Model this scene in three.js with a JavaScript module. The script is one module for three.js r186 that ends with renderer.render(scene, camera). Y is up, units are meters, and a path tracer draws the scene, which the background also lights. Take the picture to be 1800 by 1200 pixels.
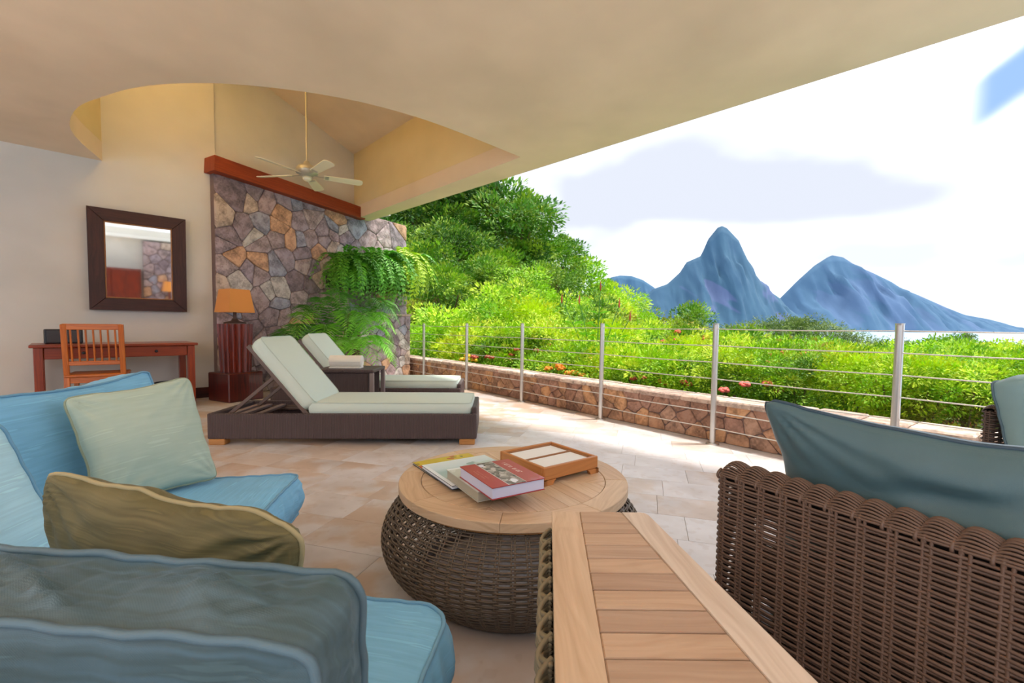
import * as THREE from 'three';
import { mergeGeometries, mergeVertices, toCreasedNormals } from 'three/addons/utils/BufferGeometryUtils.js';
import { RoundedBoxGeometry } from 'three/addons/geometries/RoundedBoxGeometry.js';
import { ConvexGeometry } from 'three/addons/geometries/ConvexGeometry.js';
import { RectAreaLightUniformsLib } from 'three/addons/lights/RectAreaLightUniformsLib.js';

// ------------------------------------------------------------------ camera, sky, sun, exposure
RectAreaLightUniformsLib.init();
const scene = new THREE.Scene();
const camera = new THREE.PerspectiveCamera(73.74, 1.5, 0.05, 60000);
camera.position.set(0, 1, 0);
camera.rotation.order = 'YXZ';
camera.rotation.set(-0.05, 0, 0.01);
camera.setViewOffset(1800, 1200, 0, -14, 1800, 1200);
camera.focus = 1.2; camera.userData.fStop = 8;
camera.updateProjectionMatrix();
const renderer = new THREE.WebGLRenderer({ antialias: true });
renderer.toneMapping = THREE.LinearToneMapping;
renderer.toneMappingExposure = 2.4;
renderer.shadowMap.enabled = true;
const FILL_LAMP_I = 8, FILL_SCONCE_I = 15;   // intensities of the added unseen lamps that brighten the room

const V = (x, y, z) => new THREE.Vector3(x, y, z);
const lerp = (a, b, t) => a + (b - a) * t, clamp = (x, a, b) => Math.min(b, Math.max(a, x));
const sstep = (a, b, x) => { const t = clamp((x - a) / (b - a), 0, 1); return t * t * (3 - 2 * t); };
function rng(seed) { let s = seed >>> 0; return () => { s = (s + 0x6d2b79f5) | 0; let t = Math.imul(s ^ (s >>> 15), 1 | s); t = (t + Math.imul(t ^ (t >>> 7), 61 | t)) ^ t; return ((t ^ (t >>> 14)) >>> 0) / 4294967296; }; }
const hash3 = (x, y, z) => { let h = (Math.imul(x, 374761393) + Math.imul(y, 668265263) + Math.imul(z, 2147483647 - 1274126177)) | 0; h = Math.imul(h ^ (h >>> 13), 1274126177); return ((h ^ (h >>> 16)) >>> 0) / 4294967296; };
const md = (a, n) => ((a % n) + n) % n;
function vnoise(x, y, z = 0, px = 1e6, py = 1e6) {          // value noise, periodic in x and y
  const ix = Math.floor(x), iy = Math.floor(y), iz = Math.floor(z), f = (t) => t * t * (3 - 2 * t), u = f(x - ix), v = f(y - iy), w = f(z - iz);
  const h = (a, b, c) => hash3(md(ix + a, px), md(iy + b, py), iz + c);
  const l = (c) => lerp(lerp(h(0, 0, c), h(1, 0, c), u), lerp(h(0, 1, c), h(1, 1, c), u), v);
  return w === 0 ? l(0) : lerp(l(0), l(1), w);
}
function fbm(x, y, z = 0, o = 4, px = 1e6, py = 1e6) { let s = 0, a = 0.5, n = 0; for (let i = 0; i < o; i++) { s += a * vnoise(x, y, z + i * 17, px, py); n += a; a *= 0.5; x *= 2; y *= 2; px *= 2; py *= 2; } return s / n; }

// sky: bright thin overcast with blue-grey patches and one blue gap
{
  const W = 1024, Hh = 512, data = new Float32Array(W * Hh * 4);
  const g = (d, c, s) => Math.exp(-Math.max(0, 1 - (d[0] * c[0] + d[1] * c[1] + d[2] * c[2])) / s);
  const nz = (c) => { const l = Math.hypot(...c); return c.map((x) => x / l); };
  const c1 = nz([0.42, 0.30, -1]), c2 = nz([0.62, 0.22, -1]), gap0 = nz([0.694, 0.343, -0.638]);
  for (let r = 0; r < Hh; r++) for (let c = 0; c < W; c++) {
    const up = ((r + 0.5) / Hh - 0.5) * Math.PI, ro = ((c + 0.5) / W - 0.5) * 2 * Math.PI, d = [Math.cos(ro) * Math.cos(up), Math.sin(up), Math.sin(ro) * Math.cos(up)];
    const k = 1 / (Math.max(d[1], 0) + 0.22), n = fbm(d[0] * k * 1.3 + 7, d[2] * k * 1.3 + 3, 0, 5), n2 = fbm(d[0] * k * 3 + 31, d[2] * k * 3 + 13, 5, 4);
    const az0 = Math.atan2(d[0], -d[2]), el0 = Math.asin(d[1]);
    const bank = (a, e, wa, we, k2) => Math.exp(-(((az0 - a) / wa) ** 2) - ((el0 - e - (az0 - a) * k2) / we) ** 2);
    let grey = 0.28 + sstep(0.45, 0.8, n) * 0.45 - 0.3 * bank(0.62, 0.36, 0.16, 0.12, 0);
    grey = clamp(grey + bank(0.40, 0.285, 0.34, 0.075, -0.12) * (0.95 + 1.5 * (n2 - 0.42)) + bank(0.62, 0.215, 0.16, 0.03, -0.05) * 0.5 + bank(0.12, 0.2, 0.2, 0.09, 0) * (0.3 + n2 * 0.8) + bank(0.75, 0.12, 0.2, 0.04, 0) * (0.2 + n2 * 0.6), 0, 1);
    let col = [lerp(0.80, 0.345, grey), lerp(0.84, 0.365, grey), lerp(0.93, 0.415, grey)];
    // the blue gap: a slanting lens between two cloud edges
    const az = Math.atan2(d[0], -d[2]), el = Math.asin(d[1]), gz = Math.atan2(gap0[0], -gap0[2]), ge = Math.asin(gap0[1]);
    const u = (az - gz), v = (el - ge) - 0.62 * u;
    const b = sstep(-0.075, -0.03, u) * sstep(0.36, 0.18, u) * sstep(0.058, 0.036, v + 0.01 * (n2 - 0.5)) * sstep(-0.035 - Math.max(0, u) * 0.5, -0.008 - Math.max(0, u) * 0.5, v);
    const gaps = Math.max(b, 0.8 * sstep(0.62, 0.7, fbm(d[0] * k + 50, d[2] * k + 80, 3, 4)) * (az > 1.1 || az < -0.2 ? 1 : 0));
    col = [lerp(col[0], 0.165, gaps), lerp(col[1], 0.26, gaps), lerp(col[2], 0.47, gaps)];
    const o = (r * W + c) * 4; data[o] = col[0]; data[o + 1] = col[1]; data[o + 2] = col[2]; data[o + 3] = 1;
  }
  const sky = new THREE.DataTexture(data, W, Hh, THREE.RGBAFormat, THREE.FloatType);
  sky.mapping = THREE.EquirectangularReflectionMapping; sky.magFilter = THREE.LinearFilter; sky.wrapS = THREE.RepeatWrapping; sky.needsUpdate = true;
  scene.background = sky; scene.environment = sky;
}
const sun = new THREE.DirectionalLight(new THREE.Color(1, 0.95, 0.88), 2.5);
sun.name = 'sun'; sun.position.set(22, 60, -5.5); sun.target.position.set(0, 0, -4);
sun.castShadow = true; sun.shadow.radius = 13; sun.shadow.mapSize.set(4096, 4096);
Object.assign(sun.shadow.camera, { left: -16, right: 16, top: 16, bottom: -16, near: 1, far: 140 });
scene.add(sun, sun.target);

// ------------------------------------------------------------------ naming
const used = {};
function numbered(name) { const n = used[name] = (used[name] ?? -1) + 1; return n ? `${name}_${String(n).padStart(3, '0')}` : name; }
function tag(o, label, category, group, kind) { const u = o.userData; if (label) u.label = label; if (category) u.category = category; if (group) u.group = group; if (kind) u.kind = kind; return o; }
function part(name, geo, mat, parent, label, kind) {
  const m = new THREE.Mesh(geo, mat); m.name = name; m.castShadow = m.receiveShadow = true;
  if (label) m.userData.label = label; if (kind) m.userData.kind = kind;
  (parent ?? scene).add(m); return m;
}
function thing(name, label, category, p = [0, 0, 0], turn = 0, group) { const o = new THREE.Group(); o.name = numbered(name); o.position.set(...p); o.rotation.y = turn; scene.add(o); return tag(o, label, category, group); }
function solo(name, geo, mat, label, category, group) { return tag(part(numbered(name), geo, mat), label, category, group); }
function struct(name, geo, mat, parent) { const m = part(name, geo, mat, parent); if (!parent) m.userData.kind = 'structure'; return m; }
function copy(o, p, turn, label) { const c = o.clone(); c.name = numbered(o.name.replace(/_\d{3}$/, '')); if (p) c.position.set(...p); if (turn !== undefined) c.rotation.y = turn; if (label) c.userData = { ...c.userData, label }; scene.add(c); return c; }

// ------------------------------------------------------------------ textures and materials
function tex(w, h, fn, srgb = true, rep = [1, 1]) {
  const d = new Uint8Array(w * h * 4);
  for (let y = 0; y < h; y++) for (let x = 0; x < w; x++) { const c = fn(x / w, y / h), o = (y * w + x) * 4; d[o] = clamp(c[0], 0, 1) * 255; d[o + 1] = clamp(c[1] ?? c[0], 0, 1) * 255; d[o + 2] = clamp(c[2] ?? c[0], 0, 1) * 255; d[o + 3] = 255; }
  const t = new THREE.DataTexture(d, w, h); t.wrapS = t.wrapT = THREE.RepeatWrapping; t.magFilter = THREE.LinearFilter; t.minFilter = THREE.LinearMipmapLinearFilter; t.generateMipmaps = true;
  if (srgb) t.colorSpace = THREE.SRGBColorSpace; t.repeat.set(...rep); t.needsUpdate = true; return t;
}
const mix3 = (a, b, t) => [lerp(a[0], b[0], t), lerp(a[1], b[1], t), lerp(a[2], b[2], t)];
// teak: grain along u; one tile = 1.2 m x 0.4 m
const woodTex = (a, b, seed, str = 1) => tex(512, 256, (u, v) => {
  const w = fbm(u * 4, v * 5, seed, 3, 4, 5), g = fbm(u * 6, v * 60 + w * 9, seed + 3, 3, 6, 60), l = Math.pow(0.5 + 0.5 * Math.sin((v * 14 + w * 5) * 6.283), 3);
  const t = clamp((g - 0.3) * 1.2 * str + l * 0.35 * str * fbm(u * 3, v * 3, seed + 8, 2, 3, 3) + (w - 0.5) * 0.5, 0, 1); return mix3(a, b, t);
}, true, [1 / 1.2, 1 / 0.4]);
const teakT = woodTex([0.86, 0.78, 0.70], [0.72, 0.61, 0.51], 1, 0.65), oakT = woodTex([0.90, 0.52, 0.16], [0.62, 0.28, 0.05], 3, 0.8), redT = woodTex([0.62, 0.30, 0.12], [0.32, 0.11, 0.04], 2, 1.2);
const grainB = tex(256, 256, (u, v) => [fbm(u * 6, v * 70, 4, 3, 6, 70)], false, [1 / 0.6, 1 / 0.25]);
const plasterB = tex(256, 256, (u, v) => [fbm(u * 10, v * 10, 6, 5, 10, 10)], false, [0.6, 0.6]);
const plasterT = tex(256, 256, (u, v) => { const n = fbm(u * 4, v * 4, 9, 4, 4, 4); return [0.93 + 0.12 * (n - 0.5), 0.925 + 0.12 * (n - 0.5), 0.91 + 0.13 * (n - 0.5)]; }, true, [0.4, 0.4]);
const stoneT = tex(256, 256, (u, v) => { const n = fbm(u * 6, v * 6, 11, 5, 6, 6), m = fbm(u * 30, v * 30, 3, 2, 30, 30); const k = 0.64 + 0.5 * (n - 0.5) * 0.85 + 0.2 * (m - 0.5); return [k * 1.02, k, k * 0.99].map((x) => x * 1.42); }, true, [2, 2]);
const stoneB = tex(256, 256, (u, v) => [fbm(u * 8, v * 8, 12, 5, 8, 8)], false, [2, 2]);
const travT = (seed, st) => tex(256, 256, (u, v) => {
  const n = clamp((fbm(u * 5, v * 5, seed, 5, 5, 5) - 0.5) * 1.7 + 0.5, 0, 1), s = sstep(0.42, 0.66, fbm(u * 4, v * 4, seed + 20, 5, 4, 4)) * st, p = sstep(0.68, 0.74, fbm(u * 24, v * 24, seed + 31, 2, 24, 24)) * 0.35;
  let c = mix3([0.91, 0.895, 0.895], [0.82, 0.79, 0.775], n); c = mix3(c, [0.78, 0.62, 0.47], s * 0.8); return mix3(c, [0.70, 0.60, 0.52], p * 0.4);
}, true, [1.1, 1.1]);
const weaveB = tex(64, 64, (u, v) => { const a = Math.abs(Math.sin(u * 6.283 * 4)), b = Math.abs(Math.sin(v * 6.283 * 4)); return [(Math.floor(u * 8) + Math.floor(v * 8)) % 2 ? a : b]; }, false, [110, 110]);
const slubT = (a, b, seed, fine = 120) => tex(512, 512, (u, v) => { const n = fbm(u * 4, v * fine, seed, 2, 4, fine), m = fbm(u * 3, v * 3, seed + 5, 3, 3, 3), l = sstep(0.72, 0.8, n); return mix3(mix3(a, b, clamp((n - 0.35) * 1.6 * 0.6 + (m - 0.5) * 0.5 + 0.2, 0, 1)), [a[0] * 1.18, a[1] * 1.15, a[2] * 1.1], l * 0.5); }, true, [2.2, 2.2]);

const M = {};
const mat = (o) => new THREE.MeshPhysicalMaterial(o);
const lin = (r, g, b) => new THREE.Color().setRGB(r, g, b);
const srgb = (r, g, b) => new THREE.Color().setRGB(r / 255, g / 255, b / 255, THREE.SRGBColorSpace);
M.ceiling = mat({ color: srgb(240, 219, 193), map: plasterT, bumpMap: plasterB, bumpScale: 0.004, roughness: 0.95 });
M.wall = mat({ color: srgb(226, 222, 216), map: plasterT, bumpMap: plasterB, bumpScale: 0.004, roughness: 0.95 });
M.shaft = mat({ color: srgb(234, 214, 166), map: plasterT, bumpMap: plasterB, bumpScale: 0.003, roughness: 0.95 });
M.grout = mat({ color: srgb(200, 186, 174), roughness: 1 });
M.mortar = mat({ color: srgb(122, 102, 98), roughness: 1, bumpMap: stoneB, bumpScale: 0.01 });
M.beam = mat({ color: lin(0.40, 0.20, 0.3), map: oakT, roughness: 0.55, bumpMap: grainB, bumpScale: 0.001 });
M.tiles = [travT(1, 0.35), travT(2, 0.6), travT(3, 0.1)].flatMap((t, i) => [mat({ map: t, roughness: 0.34, bumpMap: stoneB, bumpScale: 0.0008, color: [lin(0.95, 0.93, 0.92), lin(0.90, 0.87, 0.85), lin(1, 1, 1)][i] }), mat({ map: t, roughness: 0.38, bumpMap: stoneB, bumpScale: 0.0008, color: [lin(0.91, 0.89, 0.88), lin(0.87, 0.83, 0.80), lin(0.97, 0.97, 0.98)][i] })]);
M.stones = [[174, 156, 158], [188, 170, 171], [158, 142, 149], [203, 183, 168], [211, 168, 136], [164, 164, 179], [182, 160, 162], [201, 194, 189], [148, 131, 139], [170, 155, 164]].map((c) => mat({ color: srgb(...c), map: stoneT, bumpMap: stoneB, bumpScale: 0.012, roughness: 0.92 }));
M.brownStones = [[178, 138, 112], [190, 148, 118], [164, 126, 106], [204, 158, 118], [182, 146, 124], [170, 132, 114]].map((c) => mat({ color: srgb(...c), map: stoneT, bumpMap: stoneB, bumpScale: 0.012, roughness: 0.92 }));
M.coping = [[205, 180, 162], [190, 166, 152], [214, 194, 178]].map((c) => mat({ color: srgb(...c), map: stoneT, bumpMap: stoneB, bumpScale: 0.008, roughness: 0.9 }));
M.steel = mat({ color: lin(0.62, 0.60, 0.57), metalness: 0.9, roughness: 0.38 });
M.cable = mat({ color: lin(0.62, 0.58, 0.52), metalness: 0.7, roughness: 0.4 });
M.teak = [[255, 255, 255], [240, 226, 212], [250, 236, 216], [232, 214, 200]].map((c) => mat({ color: srgb(...c), map: teakT, bumpMap: grainB, bumpScale: 0.0006, roughness: 0.55 }));
M.teakSlat = [[222, 204, 188], [232, 212, 192], [214, 194, 178], [226, 206, 186]].map((c) => mat({ color: srgb(...c), map: teakT, bumpMap: grainB, bumpScale: 0.0006, roughness: 0.55 }));
M.teakGold = [[255, 246, 228], [252, 238, 216], [255, 242, 222], [248, 232, 210]].map((c) => mat({ color: srgb(...c), map: teakT, bumpMap: grainB, bumpScale: 0.0006, roughness: 0.5 }));
M.teakEdge = mat({ color: srgb(225, 175, 110), map: teakT, roughness: 0.6 });
M.wicker = mat({ color: srgb(106, 82, 68), roughness: 0.42, specularIntensity: 0.7 });
M.wickerGrey = mat({ color: srgb(100, 84, 68), roughness: 0.45 });
M.wickerDark = mat({ color: srgb(98, 78, 68), roughness: 0.45 });
M.inner = mat({ color: srgb(46, 36, 30), roughness: 0.9 });
const ribT = tex(128, 64, (u, v) => { const r = Math.abs(Math.sin(u * 6.283 * 4)), q = 0.5 + 0.5 * Math.sin(v * 6.283 * 8 + (Math.floor(u * 8) % 2) * 3.14); const k = 0.62 + 0.28 * r + 0.1 * q; return [k, k, k]; }, true, [10, 14]);
const ribB = tex(128, 64, (u, v) => { const r = Math.abs(Math.sin(u * 6.283 * 4)), q = 0.5 + 0.5 * Math.sin(v * 6.283 * 8 + (Math.floor(u * 8) % 2) * 3.14); return [r * 0.7 + q * 0.3]; }, false, [10, 14]);
M.rib = mat({ color: srgb(98, 77, 75), map: ribT, bumpMap: ribB, bumpScale: 0.006, roughness: 0.5 });
M.ribFrame = mat({ color: srgb(134, 116, 112), roughness: 0.5 });
const fab = (c, o = {}) => mat({ color: srgb(...c), bumpMap: weaveB, bumpScale: 0.0002, roughness: 0.62, sheen: 0.25, sheenRoughness: 0.5, sheenColor: lin(0.8, 0.9, 1), ...o });
const blueT = slubT([0.97, 0.97, 0.97], [0.84, 0.86, 0.87], 40, 90);
M.blue = fab([136, 201, 238], { map: blueT });
M.litBlue = fab([196, 240, 255], { map: blueT });  // same blue fabric, base lightened to stand for strong light
M.teal = fab([82, 106, 114], { map: slubT([0.98, 1.0, 1.02], [0.72, 0.70, 0.62], 44, 90), roughness: 0.4, sheen: 0.7, sheenColor: lin(0.55, 0.8, 1) });  // blue fabric greyed and darkened to stand for shade
M.tealSatin = fab([80, 108, 114], { roughness: 0.3, sheen: 0.4, bumpScale: 0.0002 });
M.pipeDark = fab([58, 78, 92], { roughness: 0.5 }); M.pipeBlue = fab([112, 162, 192]); M.pipeTeal = fab([88, 112, 122], { roughness: 0.5 }); M.pipeSage = fab([150, 158, 132]);
M.sage = fab([186, 202, 186], { map: slubT([0.98, 0.98, 0.97], [0.91, 0.92, 0.90], 52, 60) });
M.olive = fab([124, 116, 80], { map: slubT([0.98, 0.96, 0.9], [0.62, 0.62, 0.54], 57, 120) });  // sage fabric darkened and warmed to stand for shade, with stripes
M.pale = fab([206, 218, 205]); M.pipePale = fab([190, 202, 188]);
M.towel = fab([238, 232, 220], { roughness: 0.95, bumpMap: plasterB, bumpScale: 0.004 });
M.redWood = mat({ color: srgb(205, 140, 105), map: redT, roughness: 0.38, clearcoat: 0.3, clearcoatRoughness: 0.3 });
M.orangeWood = mat({ color: srgb(226, 214, 204), map: oakT, roughness: 0.4, clearcoat: 0.3, clearcoatRoughness: 0.3 });
M.deskWood = mat({ color: srgb(168, 118, 96), map: oakT, roughness: 0.36, clearcoat: 0.3, clearcoatRoughness: 0.3 });
M.mirrorWood = mat({ color: srgb(175, 150, 150), map: woodTex([0.42, 0.27, 0.22], [0.26, 0.16, 0.13], 8), roughness: 0.5 });
M.giltWood = mat({ color: srgb(150, 100, 58), roughness: 0.5 });
M.mirror = mat({ color: lin(0.86, 0.87, 0.84), metalness: 1, roughness: 0.03 });
M.black = mat({ color: srgb(36, 36, 40), roughness: 0.5 });
M.darkWood = mat({ color: srgb(120, 80, 60), map: redT, roughness: 0.5 });
M.fan = mat({ color: srgb(232, 222, 190), roughness: 0.5 }); M.fanMetal = mat({ color: srgb(196, 190, 172), roughness: 0.35, metalness: 0.5 });
M.shade = mat({ color: srgb(240, 160, 78), roughness: 0.9, transmission: 0.15, thickness: 0, side: THREE.DoubleSide, bumpMap: weaveB, bumpScale: 0.0006 });
M.pot = mat({ color: srgb(176, 140, 118), roughness: 0.85, bumpMap: plasterB, bumpScale: 0.003 });
M.white = mat({ color: srgb(236, 234, 228), roughness: 0.6 });

// ------------------------------------------------------------------ geometry helpers
function metreUV(g, grain = 'x', off = 0) {                       // uv in metres by dominant normal, grain axis along u
  g = g.index ? g.toNonIndexed() : g; const p = g.attributes.position, uv = new Float32Array(p.count * 2), ax = { x: 0, y: 1, z: 2 }[grain];
  for (let i = 0; i < p.count; i += 3) {
    const a = V().fromBufferAttribute(p, i), b = V().fromBufferAttribute(p, i + 1), c = V().fromBufferAttribute(p, i + 2), n = b.clone().sub(a).cross(c.clone().sub(a)).toArray().map(Math.abs);
    let k = n.indexOf(Math.max(...n)), ua, va;
    if (k === ax) { ua = (ax + 1) % 3; va = (ax + 2) % 3; } else { ua = ax; va = 3 - ax - k; }
    [a, b, c].forEach((q, j) => { const t = q.toArray(); uv[(i + j) * 2] = t[ua] + off * 1.37; uv[(i + j) * 2 + 1] = t[va] + off * 0.71; });
  }
  g.setAttribute('uv', new THREE.BufferAttribute(uv, 2)); return g;
}
let uvSeed = 0;
function box(w, h, d, x = 0, y = 0, z = 0, grain = 'x', c = 0.003) {   // chamfered box centred at x, y, z; flat normals
  c = Math.min(c, w * 0.3, h * 0.3, d * 0.3); const pts = [];
  for (const sx of [-1, 1]) for (const sy of [-1, 1]) for (const sz of [-1, 1]) { const X = sx * w / 2, Y = sy * h / 2, Z = sz * d / 2; pts.push(V(X - sx * c, Y, Z - sz * c), V(X, Y - sy * c, Z - sz * c), V(X - sx * c, Y - sy * c, Z)); }
  const g = new ConvexGeometry(pts); metreUV(g, grain, (uvSeed += 0.37)); g.translate(x, y, z); return g;
}
const place = (g, m) => g.clone().applyMatrix4(m);
const merge = (list) => mergeGeometries(list.map((g) => { const q = g.index ? g.toNonIndexed() : g.clone(); for (const k of Object.keys(q.attributes)) if (!['position', 'normal', 'uv'].includes(k)) q.deleteAttribute(k); if (!q.attributes.uv) q.setAttribute('uv', new THREE.BufferAttribute(new Float32Array(q.attributes.position.count * 2), 2)); return q; }));
function rot(g, x = 0, y = 0, z = 0) { return g.applyMatrix4(new THREE.Matrix4().makeRotationFromEuler(new THREE.Euler(x, y, z))); }
function bar(a, b, r, n = 8) { const d = b.clone().sub(a), g = new THREE.CylinderGeometry(r, r, d.length(), n); g.applyQuaternion(new THREE.Quaternion().setFromUnitVectors(V(0, 1, 0), d.clone().normalize())); const m = a.clone().add(b).multiplyScalar(0.5); return g.translate(m.x, m.y, m.z); }
function beamBox(a, b, w, h, c = 0.004) { const d = b.clone().sub(a), g = box(d.length(), h, w, 0, 0, 0, 'x', c); const x = d.clone().normalize(), z = x.clone().cross(V(0, 1, 0)).normalize(), y = z.clone().cross(x); const m = new THREE.Matrix4().makeBasis(x, y, z).setPosition(a.clone().add(b).multiplyScalar(0.5)); return g.applyMatrix4(m); }
class Buf {                                                        // collects tubes
  constructor() { this.p = []; this.n = []; this.uv = []; this.i = []; }
  tube(pts, r, k = 5, closed = false, ref = V(0, 1, 0), flat = 1) {
    const base = this.p.length / 3, N = pts.length; let len = 0; const t = V(), s = V(), u = V();
    for (let i = 0; i < N; i++) {
      const a = pts[closed ? (i - 1 + N) % N : Math.max(0, i - 1)], b = pts[closed ? (i + 1) % N : Math.min(N - 1, i + 1)]; t.subVectors(b, a).normalize(); s.crossVectors(t, ref); if (s.lengthSq() < 1e-6) s.set(1, 0, 0); s.normalize(); u.crossVectors(s, t);
      const rr = typeof r === 'function' ? r(i / (N - 1)) : r;
      for (let j = 0; j < k; j++) { const a2 = j / k * 6.28318, c = Math.cos(a2), w = Math.sin(a2); this.p.push(pts[i].x + rr * (c * s.x * flat + w * u.x), pts[i].y + rr * (c * s.y * flat + w * u.y), pts[i].z + rr * (c * s.z * flat + w * u.z)); this.n.push(c * s.x + w * u.x, c * s.y + w * u.y, c * s.z + w * u.z); this.uv.push(len, j / k * 0.02); }
      if (i < N - 1) len += pts[i].distanceTo(pts[i + 1]);
    }
    const e = closed ? N : N - 1;
    for (let i = 0; i < e; i++) for (let j = 0; j < k; j++) { const a = base + i * k + j, b = base + i * k + (j + 1) % k, c = base + ((i + 1) % N) * k + j, d = base + ((i + 1) % N) * k + (j + 1) % k; this.i.push(a, c, b, b, c, d); }
    if (!closed) for (const [st, rev] of [[base, 1], [base + (N - 1) * k, 0]]) for (let j = 1; j < k - 1; j++) rev ? this.i.push(st, st + j, st + j + 1) : this.i.push(st, st + j + 1, st + j);
    return this;
  }
  geo() { const g = new THREE.BufferGeometry(); g.setAttribute('position', new THREE.Float32BufferAttribute(this.p, 3)); g.setAttribute('normal', new THREE.Float32BufferAttribute(this.n, 3)); g.setAttribute('uv', new THREE.Float32BufferAttribute(this.uv, 2)); g.setIndex(this.i); return g; }
}
function prism(poly, y0, y1, c = 0.003, uvOff = [0, 0], uvRot = 0) {  // convex polygon [[x,z]..] -> slab with chamfered top edge
  const cx = poly.reduce((s, q) => s + q[0], 0) / poly.length, cz = poly.reduce((s, q) => s + q[1], 0) / poly.length, ins = poly.map(([x, z]) => { const d = Math.hypot(x - cx, z - cz) || 1; return [x - (x - cx) / d * c * 1.3, z - (z - cz) / d * c * 1.3]; });
  const P = [], U = [], co = Math.cos(uvRot), si = Math.sin(uvRot); const put = (x, y, z) => { P.push(x, y, z); U.push((x * co - z * si) + uvOff[0], (x * si + z * co) + uvOff[1] + (y - y1)); };
  const area = poly.reduce((s, q, i) => { const r = poly[(i + 1) % poly.length]; return s + q[0] * r[1] - r[0] * q[1]; }, 0), n = poly.length;
  const tri = (a, b, d) => (area < 0 ? [a, b, d] : [a, d, b]).forEach((q) => put(...q));
  for (let i = 0; i < n; i++) {
    const j = (i + 1) % n, A = [poly[i][0], y0, poly[i][1]], B = [poly[j][0], y0, poly[j][1]], A1 = [poly[i][0], y1 - c, poly[i][1]], B1 = [poly[j][0], y1 - c, poly[j][1]], A2 = [ins[i][0], y1, ins[i][1]], B2 = [ins[j][0], y1, ins[j][1]];
    tri(A, B, B1); tri(A, B1, A1); tri(A1, B1, B2); tri(A1, B2, A2); if (i > 0 && i < n - 1) tri([ins[0][0], y1, ins[0][1]], A2, B2);
  }
  const g = new THREE.BufferGeometry(); g.setAttribute('position', new THREE.Float32BufferAttribute(P, 3)); g.setAttribute('uv', new THREE.Float32BufferAttribute(U, 2)); g.computeVertexNormals(); return g;
}
function clipPoly(poly, a, b, keepLeft = true) {                     // keep the side of the line a->b
  const s = (q) => ((b[0] - a[0]) * (q[1] - a[1]) - (b[1] - a[1]) * (q[0] - a[0])) * (keepLeft ? 1 : -1), out = [];
  poly.forEach((q, i) => { const r = poly[(i + 1) % poly.length], f = s(q), g = s(r); if (f >= 0) out.push(q); if ((f >= 0) !== (g >= 0)) { const t = f / (f - g); out.push([lerp(q[0], r[0], t), lerp(q[1], r[1], t)]); } }); return out;
}
function slab(poly, y0, y1, hole) {                                  // any polygon [[x,z]..] extruded between heights
  const sh = new THREE.Shape(poly.map(([x, z]) => new THREE.Vector2(x, -z))); if (hole) sh.holes.push(new THREE.Path(hole.map(([x, z]) => new THREE.Vector2(x, -z))));
  const g = new THREE.ExtrudeGeometry(sh, { depth: y1 - y0, bevelEnabled: false, curveSegments: 4 }); g.rotateX(-Math.PI / 2); g.translate(0, y0, 0); return metreUV(g, 'x');
}

// rubble stones: Voronoi cells on a w x h face, each a domed piece standing proud of the backing
function voronoi(w, h, seeds) {
  return seeds.map((s, i) => { let poly = [[0, 0], [w, 0], [w, h], [0, h]]; for (let j = 0; j < seeds.length && poly.length; j++) if (j !== i) { const t = seeds[j], dx = t[0] - s[0], dy = t[1] - s[1]; if (dx * dx + dy * dy > 4) continue; const m = [(s[0] + t[0]) / 2, (s[1] + t[1]) / 2]; poly = clipPoly(poly, m, [m[0] - dy, m[1] + dx], true); } return poly; });
}
function stoneGeo(poly, gap, depth, R) {
  const cx = poly.reduce((s, q) => s + q[0], 0) / poly.length, cy = poly.reduce((s, q) => s + q[1], 0) / poly.length, sh = poly.map(([x, y]) => { const d = Math.hypot(x - cx, y - cy); const k = Math.max(0.2, 1 - gap / Math.max(d, 1e-3) * 1.2); return [cx + (x - cx) * k, cy + (y - cy) * k]; });
  let q = sh; { const o = []; q.forEach((a, i) => { const b = q[(i + 1) % q.length]; o.push([lerp(a[0], b[0], 0.1), lerp(a[1], b[1], 0.1)], [lerp(a[0], b[0], 0.9), lerp(a[1], b[1], 0.9)]); }); q = o; }
  const n = q.length, P = [], I = [], U = [], ring = (k, z, j) => q.forEach(([x, y]) => { P.push(cx + (x - cx) * k, cy + (y - cy) * k, z + (R() - 0.5) * j); });
  ring(1, -0.02, 0); ring(1, depth * 0.5, 0.006); ring(0.92, depth * 0.95, depth * 0.3); ring(0.45, depth * 1.02, depth * 0.45); P.push(cx, cy, depth * (0.95 + 0.2 * R()));
  for (let r = 0; r < 3; r++) for (let i = 0; i < n; i++) { const a = r * n + i, b = r * n + (i + 1) % n; I.push(a, b, a + n, b, b + n, a + n); }
  for (let i = 0; i < n; i++) I.push(3 * n + i, 3 * n + (i + 1) % n, 4 * n);
  const ou = R() * 5, ov = R() * 5; for (let i = 0; i < P.length; i += 3) U.push(P[i] + ou, P[i + 1] + ov + P[i + 2]);
  let g = new THREE.BufferGeometry(); g.setAttribute('position', new THREE.Float32BufferAttribute(P, 3)); g.setAttribute('uv', new THREE.Float32BufferAttribute(U, 2)); g.setIndex(I); return toCreasedNormals(g, 0.55);
}
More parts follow.
